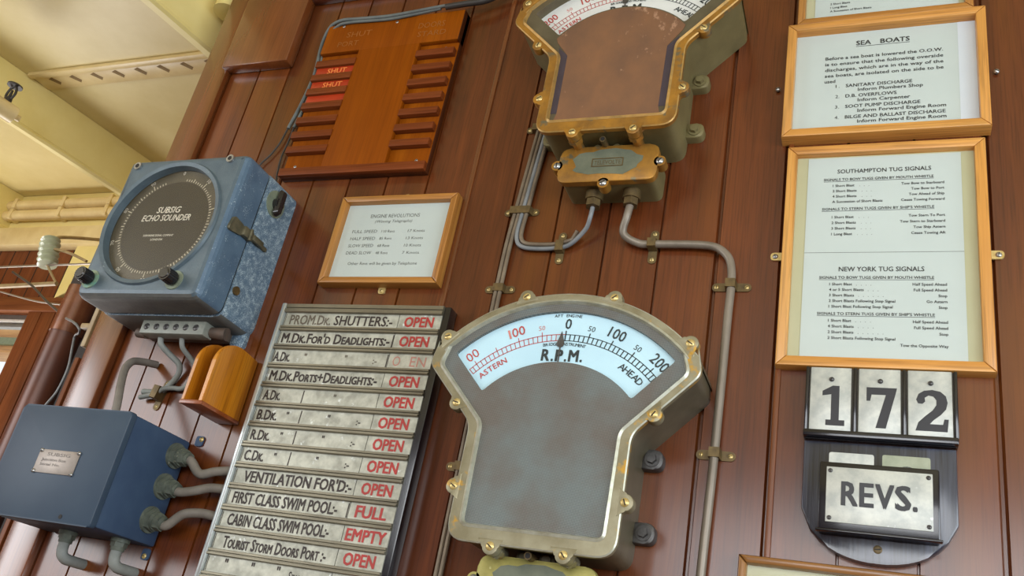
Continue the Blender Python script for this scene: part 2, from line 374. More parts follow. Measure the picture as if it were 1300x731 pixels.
def fillet(pts, r, seg=5):
    """round the corners of a polygon; r is one radius or one per corner"""
    out = []; n = len(pts)
    for i in range(n):
        rr = r[i] if isinstance(r, (list, tuple)) else r
        p = Vector(pts[i]); a = Vector(pts[i - 1]) - p; b = Vector(pts[(i + 1) % n]) - p
        if rr <= 1e-6: out.append(tuple(p)); continue
        la, lb = a.length, b.length; a.normalize(); b.normalize()
        ang = a.angle(b)
        if ang > PI - 0.02: out.append(tuple(p)); continue
        t = min(rr / math.tan(ang / 2), la * 0.48, lb * 0.48)
        p1 = p + a * t; p2 = p + b * t
        for k_ in range(seg + 1):
            s = k_ / seg
            q = (1 - s) ** 2 * p1 + 2 * s * (1 - s) * p + s * s * p2
            out.append((q.x, q.y))
    return out
def rect(x0, x1, z0, z1): return [(x0, z0), (x1, z0), (x1, z1), (x0, z1)]
def circ(x, z, r, n=48): return [(x + r * math.cos(2 * PI * i / n), z + r * math.sin(2 * PI * i / n)) for i in range(n)]

# lettering: the built-in font turned into flat mesh faces
GLY = {}
def glyph(body, bold=0.0, shear=0.0, small=False, res=2):
    key = (body, bold, shear, small)
    if key in GLY: return GLY[key]
    cu = bpy.data.curves.new('t', 'FONT'); cu.body = body; cu.fill_mode = 'FRONT'; cu.shear = shear; cu.resolution_u = res
    if small:
        cu.small_caps_scale = 0.74
        for i, ch in enumerate(body):
            if ch.islower(): cu.body_format[i].use_small_caps = True
    o = bpy.data.objects.new('t', cu)
    me = bpy.data.meshes.new_from_object(o)
    vs = [(q.co.x, q.co.y, 0) for q in me.vertices]; fs = [tuple(p.vertices) for p in me.polygons]
    bpy.data.objects.remove(o); bpy.data.curves.remove(cu); bpy.data.meshes.remove(me)
    if bold:
        base_v, base_f = vs, fs; vs, fs = [], []
        for ci, (dx, dy) in enumerate(((-bold, -bold * 0.6), (bold, -bold * 0.6), (-bold, bold * 0.6), (bold, bold * 0.6))):
            n0 = len(vs); vs += [(x + dx, y + dy, ci) for x, y, _ in base_v]; fs += [tuple(i + n0 for i in f) for f in base_f]
    GLY[key] = (vs, fs); return GLY[key]
CAP = max(q[1] for q in glyph('H')[0])
def text(bm, body, fn, cap, width=None, align='l', mi=0, **kw):
    """fn(u, v) -> (x, h, z); u in metres along the line, v up"""
    vs, fs = glyph(body, **kw)
    if not vs: return
    s = cap / CAP; x0 = min(q[0] for q in vs); x1 = max(q[0] for q in vs)
    sx = s if width is None else width / (x1 - x0)
    w = (x1 - x0) * sx; off = {'l': 0, 'c': -w / 2, 'r': -w}[align]
    nv = []
    for x, y, ci in vs:
        p = fn((x - x0) * sx + off, y * s); nv.append(V(bm, p[0], p[1] + ci * 0.00006, p[2]))
    for f in fs:
        try:
            q = bm.faces.new([nv[i] for i in f]); q.material_index = mi
            q.normal_update()
            if q.normal.y > 0: q.normal_flip()
        except ValueError: pass
def line(bm, body, x0, x1, z, cap, h, mi=0, align='l', **kw):
    if align == 'l': text(bm, body, lambda u, v: (x0 + u, h, z + v), cap, None if x1 is None else x1 - x0, 'l', mi, **kw)
    elif align == 'r': text(bm, body, lambda u, v: (x1 + u, h, z + v), cap, None if x0 is None else x1 - x0, 'r', mi, **kw)
    else: text(bm, body, lambda u, v: (x0 + u, h, z + v), cap, x1, 'c', mi, **kw)

# ------------------------------------------------------------------ objects
def finish(me, ang=0.6):
    for p in me.polygons: p.use_smooth = True
    me.set_sharp_from_angle(angle=ang)
def obj(name, bm, mats, parent=None, label=None, origin=None, recalc=False, ang=0.6):
    me = bpy.data.meshes.new(name)
    if recalc: bmesh.ops.recalc_face_normals(bm, faces=bm.faces[:])
    top = parent
    org = Vector((0, 0, 0))
    if parent is not None:
        q = parent
        while q is not None: org += Vector(q.location); q = q.parent
    elif origin is not None: org = Vector((origin[0], -origin[1], origin[2]))
    bmesh.ops.translate(bm, verts=bm.verts[:], vec=-org)
    bm.to_mesh(me); bm.free()
    for m in (mats if isinstance(mats, (list, tuple)) else [mats]): me.materials.append(m)
    finish(me, ang)
    o = bpy.data.objects.new(name, me); COL.objects.link(o)
    if parent is not None: o.parent = parent
    elif origin is not None: o.location = org
    if label: o['label'] = label
    return o
def thing(name, label, cat, loc, group=None):
    o = bpy.data.objects.new(name, None); COL.objects.link(o); o.empty_display_size = 0.05
    o.location = (loc[0], -loc[1], loc[2]); o['label'] = label; o['category'] = cat
    if group: o['group'] = group
    return o
def tag(o, label, cat, group=None):
    o['label'] = label; o['category'] = cat
    if group: o['group'] = group
    return o
def struct(name, bm, mats, **kw):
    o = obj(name, bm, mats, **kw); o['kind'] = 'structure'; return o
def screw_head(parent, x, h, z, r=0.006, hgt=0.004, mat=None, slot=None, name='screw', label=None, washer=0):
    bm = bmn()
    if washer: cyl(bm, (x, h, z), (x, h + 0.0015, z), washer, washer, 20)
    dome(bm, x, h + (0.0015 if washer else 0), z, r, hgt, 16)
    a = random.uniform(0, PI) if slot is None else slot
    hh = h + hgt + (0.0015 if washer else 0)
    d = (math.cos(a), math.sin(a)); p = (-d[1], d[0]); L, w = r * 0.7, r * 0.13
    vs = [V(bm, x + d[0] * L * s + p[0] * w * t, hh + 0.0002, z + d[1] * L * s + p[1] * w * t) for s, t in ((-1, -1), (1, -1), (1, 1), (-1, 1))]
    f = bm.faces.new(vs); f.material_index = 1
    return obj(name, bm, [mat or M_BRASS, M_DARK], parent, label)

# ================================================================== THE ROOM
CEIL = 2.95; FARY = 0.85
# main wall: tongue-and-groove boards in one surface, grooves every 88.5 mm
bm = bmn()
XL, XR = -1.42, 0.75
seams = [-1.345, -1.266, -1.185, -1.105, -1.028, -0.944, -0.861, -0.774, -0.684, -0.595, -0.508, -0.418, -0.328, -0.238, -0.142, -0.054, 0.038, 0.132, 0.22, 0.31, 0.40, 0.49, 0.58, 0.67]
plk = bm.faces.layers.float.new('plank')
prof = [(XL, 0.0)]
for i, s in enumerate(seams):
    if s < XL + 0.02 or s > XR - 0.02: continue
    w, d = 0.0021, 0.005
    if any(abs(s - t) < 0.012 for t in (-0.142, 0.132)): w, d = 0.0048, 0.007
    if abs(s + 0.238) < 0.012: w, d = 0.0038, 0.007
    prof += [(s - w, 0.0), (s - w * 0.4, -d), (s + w * 0.4, -d), (s + w, 0.0)]
prof.append((XR, 0.0))
lo = [V(bm, x, h, 0.0) for x, h in prof]; hi = [V(bm, x, h, CEIL) for x, h in prof]
for i in range(len(prof) - 1):
    f = bm.faces.new((lo[i], lo[i + 1], hi[i + 1], hi[i])); f[plk] = float(sum(1 for q in seams if q < (prof[i][0] + prof[i + 1][0]) / 2))
b0 = [V(bm, XL, -0.06, 0), V(bm, XL, -0.06, CEIL)]; b1 = [V(bm, XR, -0.06, 0), V(bm, XR, -0.06, CEIL)]
bm.faces.new((b0[0], lo[0], hi[0], b0[1])); bm.faces.new((lo[-1], b1[0], b1[1], hi[-1])); bm.faces.new((b1[0], b0[0], b0[1], b1[1]))
bm.faces.new([b0[0]] + lo[::-1][::-1] + [b1[0]]); bm.faces.new(list(reversed([b0[1]] + hi + [b1[1]])))
struct('wall_back', bm, W_WALL, ang=0.3)
# beads and corner boards on it
bm = bmn(); box(bm, -1.416, -1.345, 0.0, 0.016, 0.0, CEIL, 0.0025); struct('trim_1', bm, W_TRIM)
bm = bmn(); prism(bm, fillet(rect(-0.689, -0.679, 0.0, CEIL), 0), 0.0, 0.004, 0.003); struct('trim_2', bm, W_TRIM)
bm = bmn(); box(bm, -1.353, -1.178, 0.0, 0.028, 2.653, CEIL, 0.005); struct('trim_3', bm, W_TRIM)
bm = bmn(); box(bm, -1.178, XR, 0.0, 0.02, 2.83, CEIL, 0.003); struct('trim_4', bm, W_TRIMX)
bm = bmn(); box(bm, -0.1415, -0.1335, 0.0, 0.004, 0.0, CEIL, 0.0015); struct('trim_5', bm, W_TRIMO)
# strike strips on the free edge of the wall
bm = bmn(); box(bm, -1.4475, -1.4365, -0.02, 0.004, 1.99, 2.26, 0.001); struct('trim_6', bm, M_ROD)
bm = bmn(); box(bm, -1.4475, -1.4365, -0.02, 0.004, 1.30, 1.966, 0.001); struct('trim_7', bm, W_FAR)
bm = bmn(); box(bm, -1.99, -1.42, -0.37, -0.34, 0.0, 2.34); struct('trim_11', bm, plain('recess_shade_tone', (38, 24, 18), 0.6))  # added dark panel, coloured as the deep shade between pipe and wall edge
# ceiling and floor
bm = bmn(); box(bm, -3.5, 1.6, -0.9, 3.6, CEIL, CEIL + 0.05); struct('ceiling', bm, M_CREAM)
bm = bmn(); box(bm, -3.5, 1.6, -0.9, 3.6, -0.05, 0.0); struct('floor', bm, M_FLOOR)
bm = bmn(); box(bm, 1.6, 1.65, -1.6, 3.6, 0.0, 1.2); box(bm, 1.6, 1.65, -1.6, 3.6, 2.3, CEIL); box(bm, 1.6, 1.65, -1.6, 0.4, 1.2, 2.3); box(bm, 1.6, 1.65, 2.2, 3.6, 1.2, 2.3); struct('wall_right', bm, W_FAR)
bm = bmn(); holed(bm, rect(-3.5, 1.6, 0.0, CEIL), [list(reversed(rect(-1.2, 1.55, 1.45, 2.68)))], 3.6, 3.65, 0, 3.6); struct('wall_front', bm, W_FARX, recalc=True)
bm = bmn(); box(bm, -3.55, -3.5, -0.85, 3.6, 0.0, 1.3); box(bm, -3.55, -3.5, -0.85, 3.6, 2.85, CEIL); box(bm, -3.55, -3.5, -0.85, 1.0, 1.3, 2.85); box(bm, -3.55, -3.5, 2.9, 3.6, 1.3, 2.85); struct('wall_left', bm, W_FARX)
# far wall with a window opening
WX0, WX1, WZ0, WZ1 = -3.40, -2.757, 1.25, 2.452
bm = bmn()
H0, H1 = -FARY - 0.05, -FARY
holed(bm, rect(-3.5, 1.6, 0.0, CEIL), [list(reversed(rect(WX0, WX1, WZ0, WZ1)))], H0, H1, 0, H0)
for x in [(-3.45 + 0.075 * i) for i in range(30)]:
    box(bm, x - 0.002, x + 0.002, H1, H1 + 0.0006, WZ1 + 0.055, CEIL - 0.02, 0, 1)
struct('wall_far', bm, [W_FAR, M_DARK])
bm = bmn(); box(bm, WX0 - 0.05, -2.05, -FARY, -FARY + 0.03, WZ1, WZ1 + 0.055, 0.006); struct('trim_8', bm, W_FARX)
for i, (a, b) in enumerate(((-2.762, -2.699), (-2.697, -2.632))):
    bm = bmn(); box(bm, a, b, -FARY, -FARY + 0.022, 0.0, WZ1 + 0.05, 0.004); struct('trim_%d' % (9 + i), bm, W_FAR)
# window: metal frame, roller case, glass
bm = bmn(); holed(bm, rect(WX0, WX1, WZ0, WZ1), [list(reversed(rect(WX0 + 0.03, WX1 - 0.012, WZ0 + 0.03, WZ1 - 0.02)))], -FARY - 0.045, -FARY - 0.01, 0, -FARY - 0.045)
win = struct('window_1', bm, M_GREYM)
bm = bmn(); box(bm, WX0 + 0.02, WX1 - 0.004, -FARY - 0.03, -FARY - 0.004, WZ1 - 0.032, WZ1 - 0.018, 0.004); obj('blind_roller', bm, M_WHITEP, win)
bm = bmn(); box(bm, WX0 + 0.02, WX1 - 0.004, -FARY - 0.03, -FARY - 0.004, WZ1 - 0.05, WZ1 - 0.034, 0.004); obj('blind_rail', bm, M_GREYM, win)
bm = bmn(); box(bm, WX0 + 0.028, WX1 - 0.01, -FARY - 0.032, -FARY - 0.028, WZ0 + 0.028, WZ1 - 0.018); obj('glass_pane', bm, GLASS, win)
# planked canopy outside, seen through the glass
bm = bmn()
box(bm, -7.0, -3.0, -2.1, -1.95, 2.735, 3.2, 0.01); box(bm, -7.0, -3.0, -1.95, -1.93, 2.775, 2.815, 0, 1)
for x in (-5.4, -4.9, -4.45, -4.0): box(bm, x - 0.004, x + 0.004, -1.95, -1.945, 2.735, 3.2, 0, 2)
tag(obj('canopy_fascia', bm, [M_OUTW, M_OUTG, M_DARK], origin=(-3.4, -2.0, 2.74)), 'planked fascia with a green band outside the far window', 'fascia')

# deckhead beams (flat plates with a rounded lower lip), running away from the wall, slightly skewed like the hull
def beam(n, x0):
    sl = 0.19
    def X(y, o=0.0): return x0 + sl * y + o
    bm = bmn()
    ya, yb = -3.0 if False else -0.9, FARY - 0.002
    ya = -1.6
    secs = []
    prof = [(0, CEIL - 0.001), (0, 2.805), (0.006, 2.800), (0.007, 2.793), (0.0, 2.787), (-0.02, 2.787), (-0.022, 2.80), (-0.022, CEIL - 0.001)]
    for y in (ya, yb):
        secs.append([bm.verts.new((X(y, p[0]), y, p[1])) for p in prof])
    for i in range(len(prof)):
        j = (i + 1) % len(prof)
        bm.faces.new((secs[0][j], secs[0][i], secs[1][i], secs[1][j]))
    bm.faces.new(secs[0]); bm.faces.new(list(reversed(secs[1])))
    return tag(obj('deckhead_beam', bm, M_CREAM2, origin=(x0, -0.2, CEIL), recalc=True), *n)
g = 'cream deckhead beams'
beam(('cream ceiling beam running behind the upright sprinkler', 'beam', g), -2.425)
beam(('cream ceiling beam ending at the top corner of the wooden wall', 'beam', g), -1.515)
beam(('cream ceiling beam farthest left, above the two cream pipes', 'beam', g), -3.245)
# plate seam with a row of slots on the deckhead
bm = bmn()
box(bm, -2.37, -1.50, -0.226, -0.206, CEIL - 0.012, CEIL, 0.002)
box(bm, -2.37, -1.50, -0.285, -0.226, CEIL - 0.004, CEIL, 0.0015)
for i in range(9):
    x = -2.30 + i * 0.084
    prism_pts = [(x - 0.020, -0.240), (x - 0.002, -0.234), (x + 0.014, -0.258), (x + 0.002, -0.268)]
    vs = [bm.verts.new((a, -b, CEIL - 0.0045)) for a, b in prism_pts]
    f = bm.faces.new(vs); f.material_index = 1
    f.normal_update()
    if f.normal.z > 0: f.normal_flip()
tag(obj('seam_strap', bm, [M_CREAM3, mottle('slot_shadow_paint', (140, 112, 58), (120, 94, 48), 90, rough=0.7)], origin=(-1.9, -0.24, CEIL)), 'cream seam strap with a row of slanted slots on the deckhead', 'strap')
# cream bracket where beam meets the wall top
bm = bmn(); cyl(bm, (-1.455, -0.02, 2.87), (-1.455, -0.02, CEIL), 0.035, 0.03, 16)
tag(obj('welded_bracket', bm, M_CREAM2, origin=(-1.455, -0.02, 2.95)), 'short cream welded stub at the ceiling above the wall corner', 'bracket')

# two cream pipes and a cream trunking board along the head of the far wall
def fy(h): return -FARY + h
for zc, lab in ((2.889, 'upper cream painted pipe along the far wall'), (2.845, 'lower cream painted pipe along the far wall')):
    t = thing('cream_pipe', lab, 'pipe', (-3.2, fy(0.032), zc), 'cream pipes at the head of the far wall')
    bm = bmn(); tube(bm, [(-3.48, fy(0.032), zc), (-1.6, fy(0.032), zc)], 0.0215, 16, raw=True); obj('pipe', bm, M_CREAM3, t)
    for x in (-3.05, -2.80, -2.57, -2.33):
        bm = bmn(); box(bm, x - 0.009, x + 0.009, fy(0.0102), fy(0.0565), zc - 0.0216, zc + 0.0216, 0.003)
        obj('saddle', bm, M_CREAM3, t)
bm = bmn(); box(bm, -3.48, -1.6, fy(0.0), fy(0.05), 2.708, 2.785, 0.006)
tag(obj('trunking_board', bm, M_CREAM3, origin=(-3.0, fy(0), 2.75)), 'broad cream board below the cream pipes on the far wall', 'trunking')
bm = bmn(); prism(bm, [(-2.66, 2.50), (-2.52, 2.58), (-2.44, 2.72), (-2.66, 2.72)], fy(0.0), fy(0.03), 0.003)
tag(obj('cream_gusset', bm, M_CREAM2, origin=(-2.55, fy(0), 2.6)), 'cream gusset plate behind the ribbed insulator', 'bracket')

bm = bmn(); box(bm, -3.48, -1.6, fy(0.0), fy(0.010), 2.787, CEIL - 0.001, 0.002); struct('trim_12', bm, M_CREAM2)
# ribbed insulator, aerial wires and rod
t = thing('insulator', 'pale ribbed porcelain insulator hanging under the cream board', 'insulator', (-2.47, -0.6, 2.60))
bm = bmn()
p0 = Vector((-2.498, 0.6, 2.603)); p1 = Vector((-2.463, 0.6, 2.508)); d = (p1 - p0)
nn = 40; seg = 24
u_ = d.normalized().orthogonal().normalized(); w_ = d.normalized().cross(u_)
prev = None
for i in range(nn + 1):
    s = i / nn; r = 0.0235 + 0.0085 * math.cos(s * 2 * PI * 5)
    if i in (0, nn): r = 0.015
    ring = [bm.verts.new(p0 + d * s + (u_ * math.cos(2 * PI * q / seg) + w_ * math.sin(2 * PI * q / seg)) * r) for q in range(seg)]
    if prev:
        for q in range(seg): bm.faces.new((prev[q], prev[(q + 1) % seg], ring[(q + 1) % seg], ring[q]))
    else: bm.faces.new(ring)
    prev = ring
bm.faces.new(prev); obj('ribbed_body', bm, M_PORC, t, recalc=True, ang=1.2)
bm = bmn(); tube(bm, [(-2.498, -0.6, 2.595), (-2.505, -0.63, 2.63), (-2.52, -0.80, 2.72)], 0.006); obj('hook', bm, M_ROD, t)
bm = bmn(); tube(bm, [(-2.464, -0.6, 2.512), (-2.425, -0.6, 2.476), (-2.388, -0.6, 2.445)], 0.004); obj('stay', bm, M_ROD, t)
bm = bmn(); tube(bm, [(-2.47, -0.6, 2.57), (-2.39, -0.6, 2.553), (-2.30, -0.6, 2.522)], 0.0045); obj('side_wire', bm, M_ROD, t)
bm = bmn(); tube(bm, [(-3.4, -0.6, 2.475), (-2.672, -0.6, 2.503), (-2.2, -0.6, 2.515)], 0.0035, 8)
tag(obj('aerial_wire', bm, M_WIRE, origin=(-2.6, -0.6, 2.5)), 'grey aerial wire passing under the ribbed insulator', 'wire')
bm = bmn(); tube(bm, [(-3.4, -0.6, 2.40), (-2.63, -0.6, 2.432), (-2.385, -0.6, 2.443)], 0.0075, 8)
tag(obj('wooden_rod', bm, M_ROD, origin=(-2.6, -0.6, 2.43)), 'pale weathered rod beneath the insulator stay', 'rod')
bm = bmn(); tube(bm, [at_h(16, 345, -0.6), at_h(40, 362, -0.5), at_h(60, 383, -0.4), at_h(84, 403, -0.3), at_h(98, 412, -0.22)], 0.0035, 8)
tag(obj('stay_wire', bm, M_CABLED, origin=(-2.2, -0.45, 2.3)), 'dark slanting wire running down to the brown pipe', 'wire')
bm = bmn(); tube(bm, [at_h(0, 370, -0.55), at_h(50, 383, -0.5), at_h(130, 391, -0.4)], 0.0025, 8)
tag(obj('stay_wire', bm, M_WIRE, origin=(-2.2, -0.45, 2.3)), 'thin grey wire running in behind the blue echo sounder', 'wire')
# brown standing pipe behind the wall edge with a hook wire
t = thing('standing_pipe', 'brown painted upright pipe behind the left edge of the wall', 'pipe', (-1.86, -0.25, 0.0))
bm = bmn(); cyl(bm, (-1.828, -0.25, 0.0), (-1.815, -0.25, 2.17), 0.037, 0.037, 28); obj('pipe', bm, M_PIPE, t)
bm = bmn(); cyl(bm, (-1.815, -0.25, 2.12), (-1.813, -0.25, 2.24), 0.039, 0.039, 28); obj('collar', bm, mottle('rusty_copper_collar', (138, 86, 58), (112, 66, 44), 20, rough=0.25, metal=0.2, coat=0.5), t)
bm = bmn(); tube(bm, [at_h(84, 404, -0.2), at_h(96, 411, -0.14), at_h(101, 420, -0.14), at_h(95, 427, -0.17), at_h(92, 440, -0.17), at_h(86, 468, -0.17), at_h(72, 497, -0.17), at_h(58, 514, -0.17), at_h(50, 525, -0.17)], 0.0028, 10)
tag(obj('hook_wire', bm, M_CONDB, origin=(-1.75, -0.17, 2.1)), 'bent grey hooked wire hanging in front of the brown pipe', 'wire')
bm = bmn(); box(bm, -1.53, -1.448, -0.06, -0.045, 2.05, 2.062, 0.003)
tag(obj('hook_bracket', bm, M_ROD, origin=(-1.49, -0.05, 2.055)), 'small pale bracket between the brown pipe and the wall edge', 'bracket')

# sprinkler on its cream pipe
px, ph, pz = at_x(12, 143, -2.2)
t = thing('sprinkler', 'upright black sprinkler head on a cream pipe below the beam', 'sprinkler', (px, ph, pz))
bm = bmn(); cyl(bm, (px - 0.2, ph + 0.55, pz), (px, ph, pz), 0.021, 0.021, 20); cyl(bm, (px - 0.01, ph + 0.05, pz), (px + 0.002, ph - 0.012, pz), 0.025, 0.025, 20); cyl(bm, (px, ph - 0.01, pz), (px + 0.004, ph - 0.03, pz), 0.009, 0.009, 12)
obj('cream_pipe', bm, M_CREAM3, t)
q_ = at_x(8, 131, -2.2); sx, sh = px - 0.001, q_[1]
bm = bmn(); cyl(bm, (sx, sh, pz + 0.02), (sx, sh, pz + 0.034), 0.011, 0.010, 14)
for s in (-1, 1): tube(bm, [(sx + s * 0.010, sh, pz + 0.03), (sx + s * 0.017, sh, pz + 0.046), (sx + s * 0.012, sh, pz + 0.066), (sx, sh, pz + 0.074)], 0.0035, 8)
cyl(bm, (sx, sh, pz + 0.034), (sx, sh, pz + 0.06), 0.0045, 0.003, 10)
obj('yoke', bm, M_CABLED, t)
bm = bmn(); cyl(bm, (sx, sh, pz + 0.073), (sx, sh, pz + 0.077), 0.020, 0.020, 20); obj('deflector', bm, M_CABLED, t)

# ================================================================== RPM INDICATORS
def arc(r, a0, a1, n, c):
    return [(c[0] + r * math.sin(math.radians(a0 + (a1 - a0) * i / n)), c[1] + r * math.cos(math.radians(a0 + (a1 - a0) * i / n))) for i in range(n + 1)]
def offset_inward(pts, d):
    n = len(pts); out = []
    for i in range(n):
        p = Vector(pts[i]); a = (p - Vector(pts[i - 1])); b = (Vector(pts[(i + 1) % n]) - p)
        if a.length < 1e-9: a = b
        if b.length < 1e-9: b = a
        na = Vector((-a.y, a.x)).normalized(); nb = Vector((-b.y, b.x)).normalized()
        m = (na + nb)
        if m.length < 1e-6: m = na
        m.normalize(); out.append(tuple(p + m * d / max(0.5, m.dot(na))))
    return out
def gauge(c, style, label, cat='gauge'):
    X, Z = c                                           # centre of the dial arc
    up = style == 'upper'
    t = thing('rpm_indicator', label, cat, (X, 0, Z))
    def sym(half): return half + [(2 * X - x, z) for x, z in reversed(half)]
    # outer outline, counter-clockwise: bottom right -> right -> top -> left -> bottom left
    right = fillet([(X, Z - 0.115), (X + 0.060, Z - 0.1155), (X + 0.1165, Z - 0.115), (X + 0.1165, Z + 0.046), (X + 0.200, Z + 0.133), (X + 0.192, Z + 0.170)], [0, 0, 0.03, 0.035, 0.022, 0.0], 6)[1:]
    top = arc(0.25, 50, -50, 36, (X, Z))
    left = [(2 * X - x, z) for x, z in reversed(right)]
    A = right + top + left
    A = [p for i, p in enumerate(A) if (Vector(p) - Vector(A[i - 1])).length > 1e-5]
    # inner opening
    rightB = fillet([(X, Z - 0.093), (X + 0.050, Z - 0.093), (X + 0.0975, Z - 0.093), (X + 0.0995, Z + 0.048), (X + 0.181, Z + 0.133), (X + 0.174, Z + 0.159)], [0, 0, 0.010, 0.025, 0.014, 0.0], 5)[1:]
    topB = arc(0.2365, 48, -48, 36, (X, Z))
    B = rightB + topB + [(2 * X - x, z) for x, z in reversed(rightB)]
    B = [p for i, p in enumerate(B) if (Vector(p) - Vector(B[i - 1])).length > 1e-5]
    FAN = arc(0.2225, 47, -47, 32, (X, Z)) + arc(0.144, -49.0, 49.0, 26, (X, Z))
    FAN = fillet(FAN, 0.004, 2)
    case_m, rim_m = (M_CASE, M_BRASSRIM) if up else (M_CASE2, M_BRONZE)
    bm = bmn(); holed(bm, offset_inward(A, 0.005), [list(reversed(B))], 0.0, 0.0995, 0, 0.080)
    obj('case', bm, case_m, t, ang=0.5)
    # bezel with screw lobes
    screws = [(0.180, 0.1765), (0.0665, 0.2435), (0.1425, 0.0745), (0.1195, -0.044), (0.050, -0.1175)]
    bm = bmn(); Ai = offset_inward(A, 0.0018); holed(bm, Ai, [list(reversed(B))], 0.108, 0.108, 0, 0.098); band(bm, A, Ai, 0.1065, 0.108, 1); band(bm, A, A, 0.099, 0.1065); band(bm, offset_inward(A, 0.004), A, 0.0985, 0.099)
    bo = offset_inward(B, -0.0035); bi = offset_inward(B, 0.0)
    band(bm, bo, bi, 0.1082, 0.1105, 1); band(bm, bi, offset_inward(B, 0.0024), 0.1105, 0.1045, 1)
    bz = obj('bezel', bm, [rim_m, M_RIMEDGEU if up else M_RIMEDGE], t, ang=0.5)
    for sx in (-1, 1):
        for x, z in screws:
            if z > 0.15: nv = Vector((x, z)).normalized()
            elif z > 0: nv = Vector((0.66, -0.75))
            elif z > -0.1: nv = Vector((1, 0))
            else: nv = Vector((0, -1))
            tv = Vector((-nv.y, nv.x)); R_ = 0.0112
            loc = [(-0.019, -0.0095), (-0.0165, -0.006), (-0.0135, -0.003)] + [(-R_ * math.cos(math.radians(q)), R_ * math.sin(math.radians(q))) for q in range(0, 181, 15)] + [(0.0135, -0.003), (0.0165, -0.006), (0.019, -0.0095)]
            pts = [(X + sx * (x + nv.x * n_ + tv.x * t_), Z + z + nv.y * n_ + tv.y * t_) for t_, n_ in loc]
            ar = sum(pts[i - 1][0] * pts[i][1] - pts[i][0] * pts[i - 1][1] for i in range(len(pts)))
            if ar < 0: pts.reverse()
            bm = bmn(); prism(bm, pts, 0.094, 0.1084, 0.0012)
            if z < -0.1:
                cyl(bm, (X + sx * x, 0.060, Z + z), (X + sx * x, 0.095, Z + z), 0.0085, 0.0085, 16); cyl(bm, (X + sx * x, 0.084, Z + z), (X + sx * x, 0.0925, Z + z), 0.0125, 0.0125, 6)
            lb = obj('lobe', bm, rim_m, t)
            screw_head(t, X + sx * x, 0.1084, Z + z, 0.0060, 0.0022, M_BRASS)
    # face plate with the fan window cut in it
    bm = bmn(); holed(bm, B, [list(reversed(FAN))], 0.098, 0.1045, 0, 0.084 if up else 0.093)
    if up:
        inner = fillet([(X - 0.0885, Z - 0.0915), (X + 0.0885, Z - 0.0915)], [0, 0]) + [(X + 0.0845, Z - 0.076), (X + 0.0855, Z + 0.046), (X + 0.108, Z + 0.077), (X + 0.1115, Z + 0.0875)] + arc(0.1415, 52, -52, 26, (X, Z)) + [(X - 0.1115, Z + 0.0875), (X - 0.108, Z + 0.077), (X - 0.0855, Z + 0.046), (X - 0.0845, Z - 0.076)]
        inner = [p for i, p in enumerate(inner) if (Vector(p) - Vector(inner[i - 1])).length > 1e-4]
        holed(bm, inner, [], 0.1046, 0.1052, 1)
        for s in (-1, 1):
            f0 = [V(bm, X + s * a, 0.1049, Z + b) for a, b in ((0.0840, -0.076), (0.0960, -0.076), (0.0975, 0.03), (0.104, 0.066), (0.0850, 0.046))]
            if s < 0: f0.reverse()
            q = bm.faces.new(f0); q.material_index = 2
        obj('face_plate', bm, [M_CASE2, M_COPPER, M_GASK], t, 'worn copper coloured face plate', ang=0.5)
    else:
        obj('face_plate', bm, M_KNURL, t, 'grey knurled face plate', ang=0.5)
    # dial with printed scale
    bm = bmn()
    dp = arc(0.2285, 49, -49, 30, (X, Z)) + arc(0.136, -52, 52, 26, (X, Z))
    d0 = 0.0865 if up else 0.0985
    prism(bm, dp, d0 - 0.0045, d0)
    h = d0 + 0.0003
    def pol(r, a): return (X + r * math.sin(math.radians(a)), Z + r * math.cos(math.radians(a)))
    def strip(r0, r1, a0, a1, mi, n=1):
        pa = [pol(r0, a0 + (a1 - a0) * i / n) for i in range(n + 1)]; pb = [pol(r1, a0 + (a1 - a0) * i / n) for i in range(n + 1)]
        for i in range(n):
            q = bm.faces.new([V(bm, x, h, z) for x, z in (pa[i], pa[i + 1], pb[i + 1], pb[i])]); q.material_index = mi
            q.normal_update()
            if q.normal.y > 0: q.normal_flip()
    TA = 43.0 / 200.0                                   # degrees per rpm
    for s, mi in ((1, 1), (-1, 2)):
        a1 = s * 218 * TA
        strip(0.1785, 0.1797, 0, a1, mi, 24); strip(0.1880, 0.1892, 0, a1, mi, 24)
        for i in range(0, 23):
            a = s * i * 10 * TA if i < 22 else a1
            big = i % 5 == 0 and i < 22
            w = 0.26 if s > 0 else 0.17
            strip(0.1785, 0.1945 if big else 0.1892, a - w, a + w, mi)
    def rad(body, r, a, cap, mi, **kw):
        ca, sa = math.cos(math.radians(a)), math.sin(math.radians(a)); bx, bz = pol(r, a)
        text(bm, body, lambda u, v: (bx + u * ca + v * sa, h + 0.0002, bz - u * sa + v * ca), cap, kw.pop('width', None), 'c', mi, **kw)
    rad('0', 0.1975, 0.5, 0.0155, 1, bold=0.012, width=0.0095)
    rad('50', 0.1975, 50 * TA, 0.008, 1, width=0.0105)
    rad('100', 0.1975, 101 * TA, 0.0155, 1, bold=0.012, width=0.026)
    rad('50', 0.1975, 150 * TA, 0.008, 1, width=0.0105)
    rad('200', 0.1975, 200 * TA, 0.0155, 1, bold=0.012, width=0.028)
